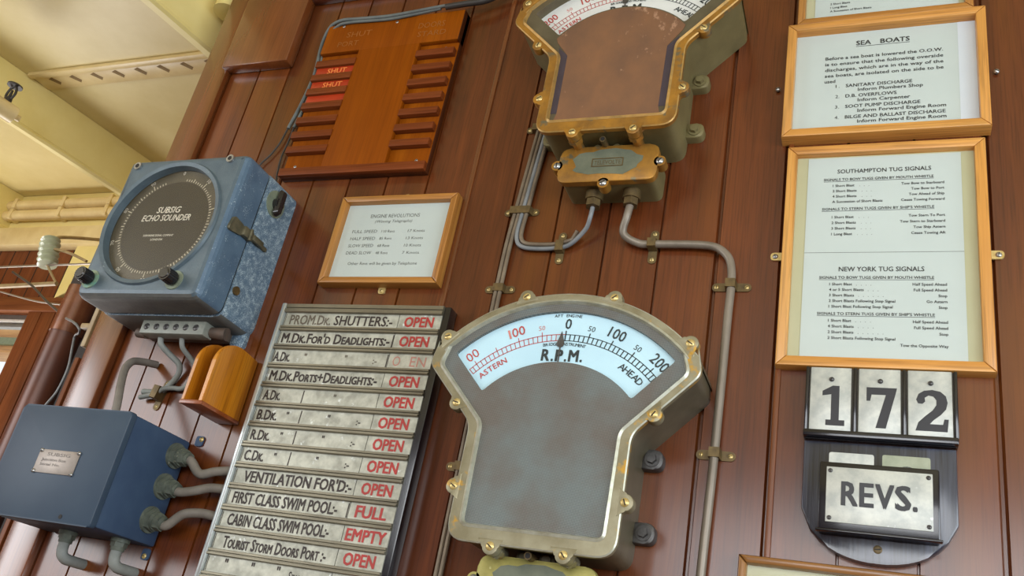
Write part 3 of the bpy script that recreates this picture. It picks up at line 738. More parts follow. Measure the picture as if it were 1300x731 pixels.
    if up:
        rad('100', 0.1975, -101 * TA, 0.0145, 2, bold=0.01, width=0.026); rad('200', 0.1975, -200 * TA, 0.0145, 2, bold=0.01, width=0.028)
        rad('50', 0.1975, -50 * TA, 0.007, 3, width=0.0105); rad('50', 0.1975, -150 * TA, 0.007, 3, width=0.0105)
    else:
        rad('1', 0.1975, -115 * TA, 0.0145, 3, width=0.003); rad('00', 0.1975, -97 * TA, 0.0145, 2, bold=0.004, width=0.020)
        rad('00', 0.1975, -197 * TA, 0.0145, 2, bold=0.0, width=0.020)
        rad('50', 0.1975, -50 * TA, 0.007, 3, width=0.0095)
    def chord(body, a, r, cap, width, mi, **kw):
        rad(body, r, a, cap, mi, width=width, **kw)
    def along(body, r, a0, a1, cap, mi, **kw):          # letters set round the arc
        n = len(body)
        for i, ch in enumerate(body):
            if ch != ' ': rad(ch, r, a0 + (a1 - a0) * i / max(1, n - 1), cap, mi, **kw)
    along('AHEAD', 0.163, 32.0, 43.5, 0.0095, 1, bold=0.012)
    along('ASTERN', 0.164, -44.0, -31.0, 0.0085, 2, bold=0.012)
    along('AFT ENGINE', 0.2160, -5.0, 5.0, 0.0045, 1, bold=0.01)
    along('BRIDGE INSTRUMENT', 0.1715, -9.8, 10.2, 0.0045, 1, bold=0.01)
    bx = X - 0.031
    for body, w in (('R', 0.0125), ('.', 0.0034), ('P', 0.0115), ('.', 0.0034), ('M', 0.0150), ('.', 0.0034)):
        text(bm, body, lambda u, v: (bx + u, h + 0.0002, Z + 0.1475 + v), 0.017, w, 'l', 1, bold=0.035)
        bx += w + 0.0024
    obj('dial', bm, [M_DIALW if up else M_DIAL, M_DINK, M_DRED, M_DREDF], t, 'white fan-shaped dial' if up else 'pale blue fan-shaped dial', ang=0.3)
    # pointer
    bm = bmn(); a = math.radians(-1.6)
    pp = [(0.0, 0.193), (-0.004, 0.180), (-0.0055, 0.175), (-0.0045, 0.170), (-0.001, 0.168), (-0.001, 0.140), (0.001, 0.140), (0.001, 0.168), (0.0045, 0.170), (0.0055, 0.175), (0.004, 0.180)]
    pts = [(X + x * math.cos(a) + z * math.sin(a), Z - x * math.sin(a) + z * math.cos(a)) for x, z in pp]
    prism(bm, pts, d0 + 0.0015, d0 + 0.0025); obj('pointer', bm, M_STEELD, t, 'dark pointer needle')
    bm = bmn(); prism(bm, offset_inward(FAN, -0.001), 0.1025, 0.1032); obj('dial_glass', bm, GLASS, t)
    # mounting lugs with bolts
    for (dx, dz) in ((0.125, 0.041), (0.125, -0.060), (-0.125, 0.041), (-0.125, -0.060)):
        s = 1 if dx > 0 else -1
        bm = bmn()
        pts = fillet([(X + s * 0.108, Z + dz - 0.014), (X + s * 0.140, Z + dz - 0.014), (X + s * 0.140, Z + dz + 0.014), (X + s * 0.108, Z + dz + 0.014)], [0, 0.013, 0.013, 0], 6)
        if s < 0: pts = list(reversed(pts))
        prism(bm, pts, 0.0, 0.017, 0.002)
        lg = obj('mounting_lug', bm, case_m if up else M_STEELD, t)
        bm = bmn(); cyl(bm, (X + dx, 0.017, Z + dz), (X + dx, 0.019, Z + dz), 0.0105, 0.0105, 20); cyl(bm, (X + dx, 0.019, Z + dz), (X + dx, 0.025, Z + dz), 0.0072, 0.0068, 6)
        obj('bolt', bm, case_m if up else M_STEELD, lg)
    # small cable box below
    bx0, bx1, bz0, bz1 = X - 0.078, X + 0.086, Z - 0.189, Z - 0.1215
    cover = fillet(rect(bx0, bx1, bz0, bz1), 0.017, 6)
    bm = bmn(); prism(bm, offset_inward(cover, 0.004), 0.0, 0.060); bxo = obj('cable_box', bm, case_m, t)
    bm = bmn(); prism(bm, cover, 0.058, 0.070, 0.002)
    for x, z in ((bx0 - 0.003, (bz0 + bz1) / 2), (bx1 + 0.003, (bz0 + bz1) / 2), ((bx0 + bx1) / 2 - 0.002, bz0 - 0.003)):
        cyl(bm, (x, 0.052, z), (x, 0.0700, z), 0.0095, 0.0095, 18)
    cxm, czm = (bx0 + bx1) / 2, (bz0 + bz1) / 2
    patch = []
    for i in range(26):
        a = 2 * PI * i / 26; rr = 1 + 0.06 * math.sin(5 * a + 1) + 0.05 * math.sin(9 * a)
        patch.append((cxm - 0.002 + 0.056 * rr * math.copysign(abs(math.cos(a)) ** 0.7, math.cos(a)), czm + 0.003 + 0.024 * rr * math.copysign(abs(math.sin(a)) ** 0.8, math.sin(a))))
    q = bm.faces.new([V(bm, x, 0.0703, z) for x, z in patch]); q.material_index = 1
    if up:
        holed(bm, rect(cxm - 0.026, cxm + 0.026, czm - 0.006, czm + 0.010), [list(reversed(rect(cxm - 0.0245, cxm + 0.0245, czm - 0.0045, czm + 0.0085)))], 0.0703, 0.0712, 2, 0.0703)
        line(bm, 'TELEVOLTE', cxm - 0.022, cxm + 0.022, czm - 0.002, 0.008, 0.0707, 2)
    cv = obj('box_cover', bm, [M_BRASSRIM if up else M_COVERY, M_COVERG, M_BRASSD], bxo, 'golden brass cover with a grey green patch' if up else 'scraped yellow green cover', ang=0.5)
    for x, z in ((bx0 - 0.003, (bz0 + bz1) / 2), (bx1 + 0.003, (bz0 + bz1) / 2), ((bx0 + bx1) / 2 - 0.002, bz0 - 0.003)):
        screw_head(bxo, x, 0.0702, z, 0.0062, 0.003, M_STEEL)
    for x in (X - 0.020, X + 0.012):
        bm = bmn(); cyl(bm, (x, 0.040, bz1), (x, 0.058, bz1 + 0.004), 0.011, 0.011, 18); cyl(bm, (x, 0.056, bz1 + 0.004), (x, 0.062, bz1 + 0.004), 0.006, 0.006, 14)
        obj('stud', bm, case_m, bxo)
    bm = bmn(); cyl(bm, (X - 0.004, 0.04, Z - 0.117), (X - 0.004, 0.088, Z - 0.120), 0.0052, 0.0052, 16); cyl(bm, (X - 0.004, 0.0882, Z - 0.120), (X - 0.004, 0.0886, Z - 0.120), 0.0036, 0.0036, 14, 1)
    obj('drain_nipple', bm, [M_BRASSD, M_DARK], t)
    gl = []
    for x in (X - 0.022, X + 0.040):
        bm = bmn(); cyl(bm, (x, 0.032, bz0 + 0.004), (x, 0.032, bz0 - 0.012), 0.0145, 0.0145, 20); cyl(bm, (x, 0.032, bz0 - 0.012), (x, 0.032, bz0 - 0.024), 0.0125, 0.0125, 6)
        obj('cable_gland', bm, M_BRASSD, bxo); gl.append((x, 0.032, bz0 - 0.02))
    return t, gl
GA, gland_a = gauge((-0.415, 2.468), 'upper', 'upper revolution counter with brown copper face and golden rim')
GB, gland_b = gauge((-0.420, 1.810), 'lower', 'lower revolution counter with grey knurled face and pale blue dial')

# ------------------------------------------------------------------ conduits and saddles
bm = bmn(); g0 = gland_a[1]
tube(bm, [g0, (g0[0] - 0.003, 0.031, g0[2] - 0.022), (g0[0] - 0.008, 0.020, g0[2] - 0.047), (-0.358, 0.012, 2.198), (-0.335, 0.012, 2.1965), (-0.262, 0.012, 2.194), (-0.235, 0.012, 2.188), (-0.217, 0.012, 2.170), (-0.2105, 0.012, 2.14), (-0.211, 0.012, 2.075), (-0.213, 0.012, 1.852), (-0.216, 0.012, 1.72), (-0.218, 0.012, 1.50)], 0.0062, 14)
tag(obj('conduit', bm, M_COND, origin=(-0.3, 0.0, 2.19)), 'grey conduit bending from the upper counter down past the right side of the lower one', 'conduit')
g1 = gland_a[0]
for k_, (o, m, lab) in enumerate(((0.0, M_CONDB, 'outer grey cable looping from upper counter box into the bundle'), (0.0078, M_LEAD, 'inner grey cable of the loop left of the upper counter box'))):
    bm = bmn()
    start = [g1, (g1[0] - 0.002, 0.030, g1[2] - 0.02), (g1[0] - 0.010, 0.020, 2.222 + o)] if k_ == 0 else [(-0.462, 0.016, 2.218 + o * 0.4), (-0.470, 0.010, 2.210)]
    tube(bm, start + [(-0.474, 0.010, 2.199 + o), (-0.500, 0.008, 2.1935 + o), (-0.548 + o * 0.3, 0.008, 2.1945 + o), (-0.5655 + o * 0.9, 0.008, 2.203 + o * 0.6), (-0.5715 + o, 0.008, 2.222), (-0.5695 + o, 0.008, 2.262), (-0.565 + o * 0.9, 0.008, 2.32), (-0.5545 + o * 0.9, 0.008, 2.46), (-0.552 + o * 0.9, 0.008, 2.52)], 0.0037, 12)
    tag(obj('cable', bm, m, origin=(-0.53, 0, 2.2)), lab, 'cable')
low = [(-0.5845, 2.262), (-0.588, 2.20), (-0.589, 2.12), (-0.589, 2.08), (-0.5885, 1.82), (-0.588, 1.66), (-0.588, 1.40)]
for k_, lab in enumerate(('left strand of the long cable pair running down behind the lower counter', 'right strand of the long cable pair running down behind the lower counter')):
    bm = bmn(); o = 0.0075 * k_
    tube(bm, [(-0.5685 + o, 0.008, 2.52), (-0.571 + o, 0.008, 2.45), (-0.5795 + o, 0.008, 2.32)] + [(x + o + 0.0012, 0.008, z) for x, z in low], 0.0034, 10)
    tag(obj('cable', bm, M_LEAD, origin=(-0.58, 0, 2.1)), lab, 'cable')
bm = bmn(); tube(bm, [(-0.5615, 0.008, 2.275), (-0.559, 0.008, 2.33), (-0.548, 0.008, 2.45), (-0.546, 0.008, 2.52)], 0.0034, 10)
bm.free()
def saddle(x, z, ang, w, hgt, r, label):
    """strip clip with two screws, bridging over a conduit"""
    t = thing('saddle_clip', label, 'clip', (x, 0, z), 'saddle clips on the conduits')
    ca, sa = math.cos(ang), math.sin(ang)
    bm = bmn(); prof = [(-w / 2, 0.0), (-w / 2, 0.0022), (-r * 1.25, 0.0022), (-r * 1.1, hgt), (r * 1.1, hgt), (r * 1.25, 0.0022), (w / 2, 0.0022), (w / 2, 0.0)]
    hw = 0.0068
    rows = []
    for s in (-hw, hw):
        rows.append([V(bm, x + u * ca - s * sa, h, z + u * sa + s * ca) for u, h in prof])
    for i in range(len(prof) - 1): bm.faces.new((rows[0][i], rows[0][i + 1], rows[1][i + 1], rows[1][i]))
    bm.faces.new(rows[0]); bm.faces.new(rows[1])
    for s in (-1, 1): cyl(bm, (x + s * w / 2 * ca, 0, z + s * w / 2 * sa), (x + s * w / 2 * ca, 0.0020, z + s * w / 2 * sa), hw, hw, 16)
    obj('strap', bm, M_BRASSD, t, recalc=True)
    for s in (-1, 1): screw_head(t, x + s * w / 2 * ca, 0.0021, z + s * w / 2 * sa, 0.0034, 0.0014, M_BRASS)
saddle(-0.337, 2.197, PI / 2, 0.046, 0.0195, 0.0065, 'brass saddle clip on the level run of the right-hand conduit')
saddle(-0.211, 2.126, 0.0, 0.044, 0.0195, 0.0065, 'brass saddle clip just below the elbow of the right-hand conduit')
saddle(-0.2125, 1.868, 0.0, 0.040, 0.0195, 0.0065, 'brass saddle clip on the conduit right of the lower counter')
saddle(-0.491, 2.197, PI / 2, 0.046, 0.0135, 0.0085, 'brass saddle clip on the bottom of the cable loop')
saddle(-0.5735, 2.268, 0.0, 0.050, 0.0135, 0.0165, 'brass saddle clip where the cable bundle divides')
saddle(-0.5645, 2.442, 0.0, 0.052, 0.0135, 0.0165, 'brass saddle clip beside the lower left corner of the upper counter')
saddle(-0.584, 2.120, 0.0, 0.040, 0.0125, 0.0080, 'brass saddle clip just above the top left of the lower counter')
saddle(-0.584, 1.820, 0.0, 0.040, 0.0125, 0.0080, 'brass saddle clip beside the left waist of the lower counter')

# ================================================================== FRAMED NOTICES
def frame(label, x0, x1, z0, z1, w, hgt, mx, mz, group=None, bev=0.002, step=0.0):
    t = thing('framed_notice', label, 'notice', ((x0 + x1) / 2, 0, z0), group)
    for name, pts, m in (('bottom_rail', [(x0, z0), (x1, z0), (x1 - w, z0 + w), (x0 + w, z0 + w)], mx), ('top_rail', [(x0 + w, z1 - w), (x1 - w, z1 - w), (x1, z1), (x0, z1)], mx),
                         ('left_stile', [(x0, z0), (x0 + w, z0 + w), (x0 + w, z1 - w), (x0, z1)], mz), ('right_stile', [(x1 - w, z0 + w), (x1, z0), (x1, z1), (x1 - w, z1 - w)], mz)):
        bm = bmn(); prism(bm, pts, 0.0, hgt, bev, seg=2); obj(name, bm, m, t)
    return t
def lug(t, x, z, name='hanging_lug', mat=None, vertical=False, hole=1):
    bm = bmn()
    if vertical: box(bm, x - 0.006, x + 0.006, 0.0, 0.002, z - 0.012, z + 0.012, 0.0006)
    else: box(bm, x - 0.012, x + 0.012, 0.0, 0.002, z - 0.006, z + 0.006, 0.0006)
    o = obj(name, bm, mat or M_BRASS, t)
    return o
# tug signals
t = frame('large pine framed sheet of Southampton and New York tug signals', -0.1405, 0.1305, 1.998, 2.362, 0.0145, 0.020, W_PINE_X, W_PINE_Z)
bm = bmn(); box(bm, -0.128, 0.118, 0.002, 0.008, 2.011, 2.350); obj('mount', bm, M_PAPERY, t)
bm = bmn(); h = 0.0088
box(bm, -0.110, 0.099, 0.0078, h, 2.014, 2.345)
hh = h + 0.0003
line(bm, 'SOUTHAMPTON TUG SIGNALS', -0.068, 0.060, 2.3165, 0.0068, hh, 1, bold=0.012)
line(bm, 'SIGNALS TO BOW TUGS GIVEN BY MOUTH WHISTLE', -0.087, 0.063, 2.3035, 0.0042, hh, 1, bold=0.014)
box(bm, -0.087, 0.063, h, hh, 2.3017, 2.3023, 0, 1)
def tab(rows, z0, dz, xl=-0.074, xr=0.0765, cap=0.0041):
    for i, (a, b) in enumerate(rows):
        z = z0 - dz * i
        if a: line(bm, a, xl, None, z, cap, hh, 1, bold=0.014)
        if b: line(bm, b, None, xr, z, cap, hh, 1, 'r', bold=0.014)
tab([('1 Short Blast    .   .   .', 'Tow Bow to Starboard'), ('2 Short Blasts    .   .   .', 'Tow Bow to Port'), ('4 Short Blasts    .   .   .', 'Tow Ahead of Ship'), ('A Succession of Short Blasts', 'Cease Towing Forward')], 2.2925, 0.0094)
line(bm, "SIGNALS TO STERN TUGS GIVEN BY SHIP'S WHISTLE", -0.088, 0.063, 2.2515, 0.0042, hh, 1, bold=0.014)
box(bm, -0.088, 0.063, h, hh, 2.2497, 2.2503, 0, 1)
tab([('1 Short Blast    .   .   .', 'Tow Stern To Port'), ('2 Short Blasts    .   .   .', 'Tow Stern to Starboard'), ('3 Short Blasts    .   .   .', 'Tow Ship Astern'), ('1 Long Blast    .   .   .   .', 'Cease Towing Aft')], 2.2375, 0.0096)
line(bm, 'NEW YORK TUG SIGNALS', -0.062, 0.049, 2.149, 0.0072, hh, 1, bold=0.012)
line(bm, 'SIGNALS TO BOW TUGS GIVEN BY MOUTH WHISTLE', -0.088, 0.061, 2.137, 0.0042, hh, 1, bold=0.014)
box(bm, -0.088, 0.061, h, hh, 2.1352, 2.1358, 0, 1)
tab([('1 Short Blast   .   .   .   .', 'Half Speed Ahead'), ('4 or 5 Short Blasts   .   .   .', 'Full Speed Ahead'), ('3 Short Blasts   .   .   .   .   .   .', 'Stop'), ('2 Short Blasts Following Stop Signal', 'Go Astern'), ('1 Short Blast Following Stop Signal', 'Stop')], 2.1265, 0.0088)
line(bm, "SIGNALS TO STERN TUGS GIVEN BY SHIP'S WHISTLE", -0.089, 0.061, 2.080, 0.0042, hh, 1, bold=0.014)
box(bm, -0.089, 0.061, h, hh, 2.0782, 2.0788, 0, 1)
tab([('1 Short Blast   .   .   .   .', 'Half Speed Ahead'), ('4 Short Blasts   .   .   .   .', 'Full Speed Ahead'), ('2 Short Blasts   .   .   .   .   .   .', 'Stop'), ('2 Short Blasts Following Stop Signal', ''), ('', 'Tow the Opposite Way')], 2.0695, 0.0088)
box(bm, -0.110, 0.099, h, hh - 0.0001, 2.1796, 2.1802, 0, 2)
obj('sheet', bm, [M_PAPER, M_INK, M_INKG], t)
bm = bmn(); box(bm, -0.1265, 0.1165, 0.0125, 0.014, 2.0122, 2.348); obj('glass', bm, GLASS, t)
for x, s in ((-0.146, -1), (0.136, 1)):
    bm = bmn(); prism(bm, fillet(rect(x - 0.012, x + 0.012, 2.171, 2.184), 0.006, 5), 0.0, 0.003); lo = obj('hanging_lug', bm, M_BRASS, t)
    screw_head(lo, x + s * 0.005, 0.003, 2.1775, 0.0042, 0.0022, M_STEEL)
# sea boats
t = frame('pine framed notice headed SEA BOATS', -0.1515, 0.1395, 2.3785, 2.606, 0.0140, 0.026, W_PINE_X, W_PINE_Z)
bm = bmn(); h = 0.0088; hh = h + 0.0003
box(bm, -0.139, 0.128, 0.002, h, 2.391, 2.594); box(bm, 0.101, 0.1275, h, h + 0.0003, 2.3925, 2.593, 0, 2)
line(bm, 'SEA', -0.046, -0.0237, 2.5640, 0.0088, hh, 1, bold=0.02); line(bm, 'BOATS', -0.010, 0.033, 2.5640, 0.0088, hh, 1, bold=0.02)
box(bm, -0.046, 0.033, h, hh, 2.5610, 2.5618, 0, 1)
para = ['Before a sea boat is lowered the O.O.W.', 'is to ensure that the following overside', 'discharges, which are in the way of the', 'sea boats, are isolated on the side to be']
for i, s in enumerate(para): line(bm, s, -0.092, 0.080, 2.5375 - 0.0118 * i, 0.0062, hh, 1, bold=0.014)
line(bm, 'used', -0.092, None, 2.4905, 0.0062, hh, 1, bold=0.014)
items = [('1.', 'SANITARY DISCHARGE', 0.036, 'Inform Plumbers Shop', 0.051), ('2.', 'D.B. OVERFLOWS', 0.014, 'Inform Carpenter', 0.033), ('3.', 'SOOT PUMP DISCHARGE', 0.047, 'Inform Forward Engine Room', 0.082), ('4.', 'BILGE AND BALLAST DISCHARGE', 0.081, 'Inform Forward Engine Room', 0.082)]
for i, (n_, a, xa, b, xb) in enumerate(items):
    z = 2.4800 - 0.0205 * i
    line(bm, n_, -0.075, -0.069, z, 0.0060, hh, 1); line(bm, a, -0.060, xa, z, 0.0060, hh, 1, bold=0.014); line(bm, b, -0.042, xb, z - 0.0092, 0.0060, hh, 1, bold=0.014)
obj('sheet', bm, [M_PAPER, M_INK, mottle('pale_right_strip', (206, 214, 218), (198, 206, 212), 6, 0.3, 0.7, 0.6)], t)  # third material: paler strip along the right side of the sheet
bm = bmn(); box(bm, -0.138, 0.126, 0.0135, 0.015, 2.392, 2.5925); obj('glass', bm, GLASS, t)
# notice above (only its foot shows)
t = frame('pine framed notice cut off by the top edge above SEA BOATS', -0.138, 0.124, 2.6085, 2.86, 0.0120, 0.022, W_OAK_X, W_OAK_Z)
bm = bmn(); h = 0.0088; hh = h + 0.0003
box(bm, -0.127, 0.113, 0.002, 0.008, 2.619, 2.849, 0, 2); box(bm, -0.112, 0.104, 0.008, h, 2.621, 2.847)
line(bm, '1 Long Blast', -0.088, None, 2.6485, 0.0038, hh, 1, bold=0.014); line(bm, 'A Succession of Short Blasts', -0.088, None, 2.6405, 0.0038, hh, 1, bold=0.014)
line(bm, '2 Short Blasts', -0.088, None, 2.6565, 0.0038, hh, 1, bold=0.014)
obj('sheet', bm, [M_PAPER, M_INK, M_PAPERY], t)
bm = bmn(); box(bm, -0.126, 0.112, 0.0125, 0.014, 2.6205, 2.848); obj('glass', bm, GLASS, t)
# notice below (only its head shows)
t = frame('brown framed notice cut off by the bottom edge under the REVS. board', -0.170, 0.125, 1.40, 1.7375, 0.0105, 0.022, W_DARKOAK_X, W_DARKOAK_Z, bev=0.004)
bm = bmn(); box(bm, -0.160, 0.115, 0.002, 0.0085, 1.41, 1.7275); box(bm, -0.085, 0.100, 0.0085, 0.0088, 1.45, 1.7215, 0, 1); obj('sheet', bm, [M_PAPERY, M_PAPER], t)
bm = bmn(); box(bm, -0.160, 0.115, 0.0125, 0.014, 1.41, 1.727); obj('glass', bm, GLASS, t)
# engine revolutions
t = frame('small oak framed card of engine revolutions', -0.931, -0.693, 2.122, 2.302, 0.0125, 0.022, W_OAK_X, W_OAK_Z, bev=0.003)
bm = bmn(); h = 0.0088; hh = h + 0.0003
box(bm, -0.920, -0.704, 0.002, h, 2.133, 2.291)
line(bm, 'ENGINE REVOLUTIONS', -0.867, -0.766, 2.2615, 0.0072, hh, 1)
line(bm, '(Winning Telegraphs)', -0.855, -0.779, 2.2510, 0.0056, hh, 1, shear=0.2)
for i, (a, b, c_) in enumerate((('FULL SPEED', '110 Revs', '17 Knots'), ('HALF SPEED', '85 Revs', '13 Knots'), ('SLOW SPEED', '68 Revs', '10 Knots'), ('DEAD SLOW', '48 Revs', '7 Knots'))):
    z = 2.2300 - 0.0148 * i
    line(bm, a, -0.897, -0.845, z, 0.0062, hh, 1); line(bm, b, -0.836, None, z, 0.0054, hh, 1); line(bm, c_, -0.782, -0.748, z, 0.0054, hh, 1)
line(bm, 'Other Revs will be given by Telephone', -0.887, -0.747, 2.1640, 0.0058, hh, 1)
obj('card', bm, [M_PAPER, M_INKG], t)
bm = bmn(); box(bm, -0.919, -0.705, 0.0135, 0.015, 2.134, 2.290); obj('glass', bm, GLASS, t)
for z, s in ((2.305, 1), (2.119, -1)):
    bm = bmn(); prism(bm, fillet(rect(-0.813, -0.800, z - 0.009, z + 0.009), 0.005, 4), 0.0, 0.003); lo = obj('hanging_lug', bm, M_BRASS, t)
    screw_head(lo, -0.8065, 0.003, z + s * 0.003, 0.0036, 0.002, M_STEEL if s > 0 else M_BRASS)
# loose screws beside SEA BOATS
for (u, v, lab) in ((1265, 91, 'round headed steel screw in the wall right of SEA BOATS'), (988, 114, 'round headed steel screw in the wall left of SEA BOATS')):
    x, h_, z = at_h(u, v, 0.004); t = thing('wall_screw', lab, 'screw', (x, 0, z), 'screws beside the notices')
    bm = bmn(); cyl(bm, (x, -0.004, z), (x, 0.005, z), 0.0022, 0.0022, 10); obj('shank', bm, M_STEELD, t)
    screw_head(t, x, 0.005, z, 0.0042, 0.003, M_STEEL, name='head')

# ================================================================== REVS. BOARD
t = thing('number_rack', 'black board with a number rack and REVS. pocket', 'board', (-0.008, 0, 1.745))
bm = bmn()
pts = [(0.082, 1.800), (0.082, 1.8945), (-0.098, 1.8945), (-0.098, 1.806)]
for i in range(1, 16):
    a = i / 16; x = -0.098 + 0.18 * a
    pts.append((x, 1.806 - 0.061 * max(0.0, 1 - abs(2 * a - 1) ** 2.3) ** 0.62))
prism(bm, pts, 0.0, 0.016, 0.003); obj('backboard', bm, W_BLACK, t)
screw_head(t, -0.0075, 0.016, 1.762, 0.0052, 0.001, M_BRASSD)
bm = bmn(); box(bm, -0.098, 0.083, 0.0, 0.016, 1.897, 1.9965); box(bm, -0.099, 0.084, 0.0, 0.027, 1.8975, 1.9065, 0.0015); obj('rack', bm, W_BLACKP, t)
for x in (-0.0965, -0.0365, 0.0228, 0.0825):
    bm = bmn(); box(bm, x - 0.0022, x + 0.0022, 0.010, 0.0215, 1.9055, 1.9965, 0.0012); obj('divider', bm, W_BLACKP, t)
bm = bmn(); box(bm, -0.0755, 0.0605, 0.014, 0.044, 1.7735, 1.859, 0.0025); box(bm, -0.078, 0.063, 0.036, 0.046, 1.7715, 1.7745, 0.001)
pk = obj('pocket', bm, W_BLACKP, t)
bm = bmn(); box(bm, -0.067, 0.053, 0.0435, 0.0455, 1.783, 1.852, 0.0006)
bx = -0.0495
for ch, w in (('R', 0.0195), ('E', 0.0165), ('V', 0.0215), ('S', 0.018), ('.', 0.0055)):
    line(bm, ch, bx, bx + w, 1.8050, 0.0285, 0.0459, 1, bold=0.03); bx += w + (0.0014 if ch != 'V' else 0.0006)
rp = obj('name_plate', bm, [M_PEARL, M_DGT], pk, 'pearly REVS. plate')
for x, z in ((-0.0625, 1.847), (0.0485, 1.847), (-0.0625, 1.788), (0.0485, 1.788)): screw_head(pk, x, 0.0455, z, 0.0028, 0.0012, M_STEELD)
def digit(bm, d, xc, z0, hgt, h, mi):
    s = hgt
    if d == 1:
        polys = [[(-0.115, 0), (0.305, 0), (0.305, 0.14), (0.18, 0.14), (0.18, 1.0), (0.03, 1.0), (-0.20, 0.86), (-0.20, 0.74), (-0.0, 0.78), (0.0, 0.14), (-0.115, 0.14)]]
    elif d == 7:
        polys = [[(-0.10, 0), (0.12, 0), (0.33, 0.86), (0.36, 1.0), (-0.30, 1.0), (-0.30, 0.66), (-0.22, 0.66), (-0.19, 0.82), (0.12, 0.82)]]
    else:
        polys = [[(-0.33, 0), (0.33, 0), (0.36, 0.30), (0.27, 0.30), (0.24, 0.17), (-0.03, 0.17), (0.05, 0.27), (0.20, 0.40), (0.31, 0.54), (0.345, 0.70), (0.31, 0.86), (0.20, 0.965), (0.03, 1.0), (-0.14, 0.975), (-0.26, 0.89), (-0.31, 0.75), (-0.27, 0.66), (-0.18, 0.65), (-0.12, 0.71), (-0.13, 0.80), (-0.05, 0.86), (0.05, 0.84), (0.115, 0.75), (0.11, 0.63), (0.03, 0.50), (-0.12, 0.36), (-0.27, 0.20)]]
    for p in polys:
        vs = [V(bm, xc + a * s, h, z0 + b * s) for a, b in p]
        f = bm.faces.new(vs); f.material_index = mi
        f.normal_update()
        if f.normal.y > 0: f.normal_flip()
    bmesh.ops.triangulate(bm, faces=[f for f in bm.faces if len(f.verts) > 8])
for d, x0, x1, lab in ((1, -0.0925, -0.0412, 'silvery plate with figure 1 in the rack'), (7, -0.0322, 0.0185, 'silvery plate with figure 7 in the rack'), (2, 0.0270, 0.0785, 'silvery plate with figure 2 in the rack')):
    q = thing('number_plate', lab, 'number plate', ((x0 + x1) / 2, 0.016, 1.9075), 'number plates in the rack')
    bm = bmn(); box(bm, x0, x1, 0.0162, 0.0190, 1.9075, 1.9965, 0.0006)
    digit(bm, d, (x0 + x1) / 2 + 0.001, 1.9150, 0.0555, 0.0193, 1); obj('plate', bm, [M_PEARL, M_DGT], q)
    screw_head(q, (x0 + x1) / 2 + 0.001, 0.019, 1.9795, 0.0034, 0.003, M_STEELD, name='peg')
for x0, x1, m, lab, z1 in ((-0.0655, -0.0125, M_PEARL, 'pale spare plate poking out at the left of the REVS. pocket', 1.8755), (-0.003, 0.0515, M_PEARLG, 'greenish spare plate poking out at the right of the REVS. pocket', 1.8765)):
    bm = bmn(); prism(bm, fillet(rect(x0, x1, 1.845, z1), [0, 0, 0.003, 0.003], 3), 0.0285, 0.0305)
    if m is M_PEARLG:
        cc = [( (x0 + x1) / 2 + 0.001 + 0.012 * math.cos(PI * i / 10), 1.8555 + 0.008 * math.sin(PI * i / 10)) for i in range(11)]
        f = bm.faces.new([V(bm, a, 0.0307, b) for a, b in cc]); f.material_index = 1
    tag(obj('number_plate', bm, [m, M_DGT], origin=((x0 + x1) / 2, 0.03, 1.83)), lab, 'number plate', 'spare plates in the pocket')

# ================================================================== SHUTTER BOARD
t = thing('status_board', 'silver slotted board of shutter and deadlight states', 'board', (-0.82, 0, 1.55))
BX0, BX1 = -0.979, -0.6625
PIT = 0.0348; ZT = 2.0585; NR = 14
ZB = ZT - PIT * NR - 0.004
bm = bmn(); box(bm, BX0 + 0.001, -0.6515, 0.0, 0.0255, ZB, 2.0755, 0.002); obj('backboard', bm, W_BLACKP, t, 'black backboard')
bm = bmn(); box(bm, BX0, BX0 + 0.0085, 0.012, 0.0335, ZB, 2.0755, 0.002); obj('edge_strip', bm, M_EDGE, t, 'bright left edge strip')
def rail(z0, z1, name='rail'):
    bm = bmn()
    zm = (z0 + z1) / 2
    prof = [(0.025, z0), (0.031, z0), (0.0325, z0 + 0.001), (0.0325, zm - 0.0016), (0.0295, zm - 0.0008), (0.0295, zm + 0.0002), (0.0315, zm + 0.0012), (0.0315, z1 - 0.0008), (0.0295, z1), (0.025, z1)]
    a = [V(bm, BX0 + 0.007, h, z) for h, z in prof]; b = [V(bm, BX1, h, z) for h, z in prof]
    for i in range(len(prof) - 1): bm.faces.new((a[i], b[i], b[i + 1], a[i + 1]))
    bm.faces.new(a); bm.faces.new(list(reversed(b)))
    obj(name, bm, M_RAIL, t, ang=0.3, recalc=True)
rail(ZT, 2.0752)
rows = [("PROM.Dk.SHUTTERS:-", -0.957, -0.752, 'OPEN', 'w', 0, None), ("M.Dk.For'd Deadlights:-", -0.962, -0.748, 'OPEN', 'n', 1, -0.743), ("A.Dk.", -0.966, -0.932, 'OPEN', 'f', 1, -0.744),
        ("M.Dk.Ports+Deadlights:-", -0.962, -0.752, 'OPEN', 'n', 1, None), ("A.Dk.", -0.962, -0.927, 'OPEN', 'n', 1, -0.884), ("B.Dk.", -0.962, -0.922, 'OPEN', 'n', 1, -0.877), ("R.Dk.", -0.962, -0.924, 'OPEN', 'n', 1, -0.876),
        ("C.Dk.", -0.962, -0.923, 'OPEN', 'n', 1, -0.874), ("VENTILATION FOR'D:-", -0.950, -0.747, 'OPEN', 'n', 0, -0.738), ("FIRST CLASS SWIM POOL:-", -0.958, -0.762, 'FULL', 'n', 0, -0.744),
        ("CABIN CLASS SWIM POOL:-", -0.955, -0.766, 'EMPTY', 'n', 0, None), ("Tourist Storm Doors Port :-", -0.950, -0.760, 'OPEN', 'n', 1, -0.738), ('"', -0.935, -0.930, 'OPEN', 'n', 0, -0.738), ('"', -0.935, -0.930, 'OPEN', 'n', 0, None)]
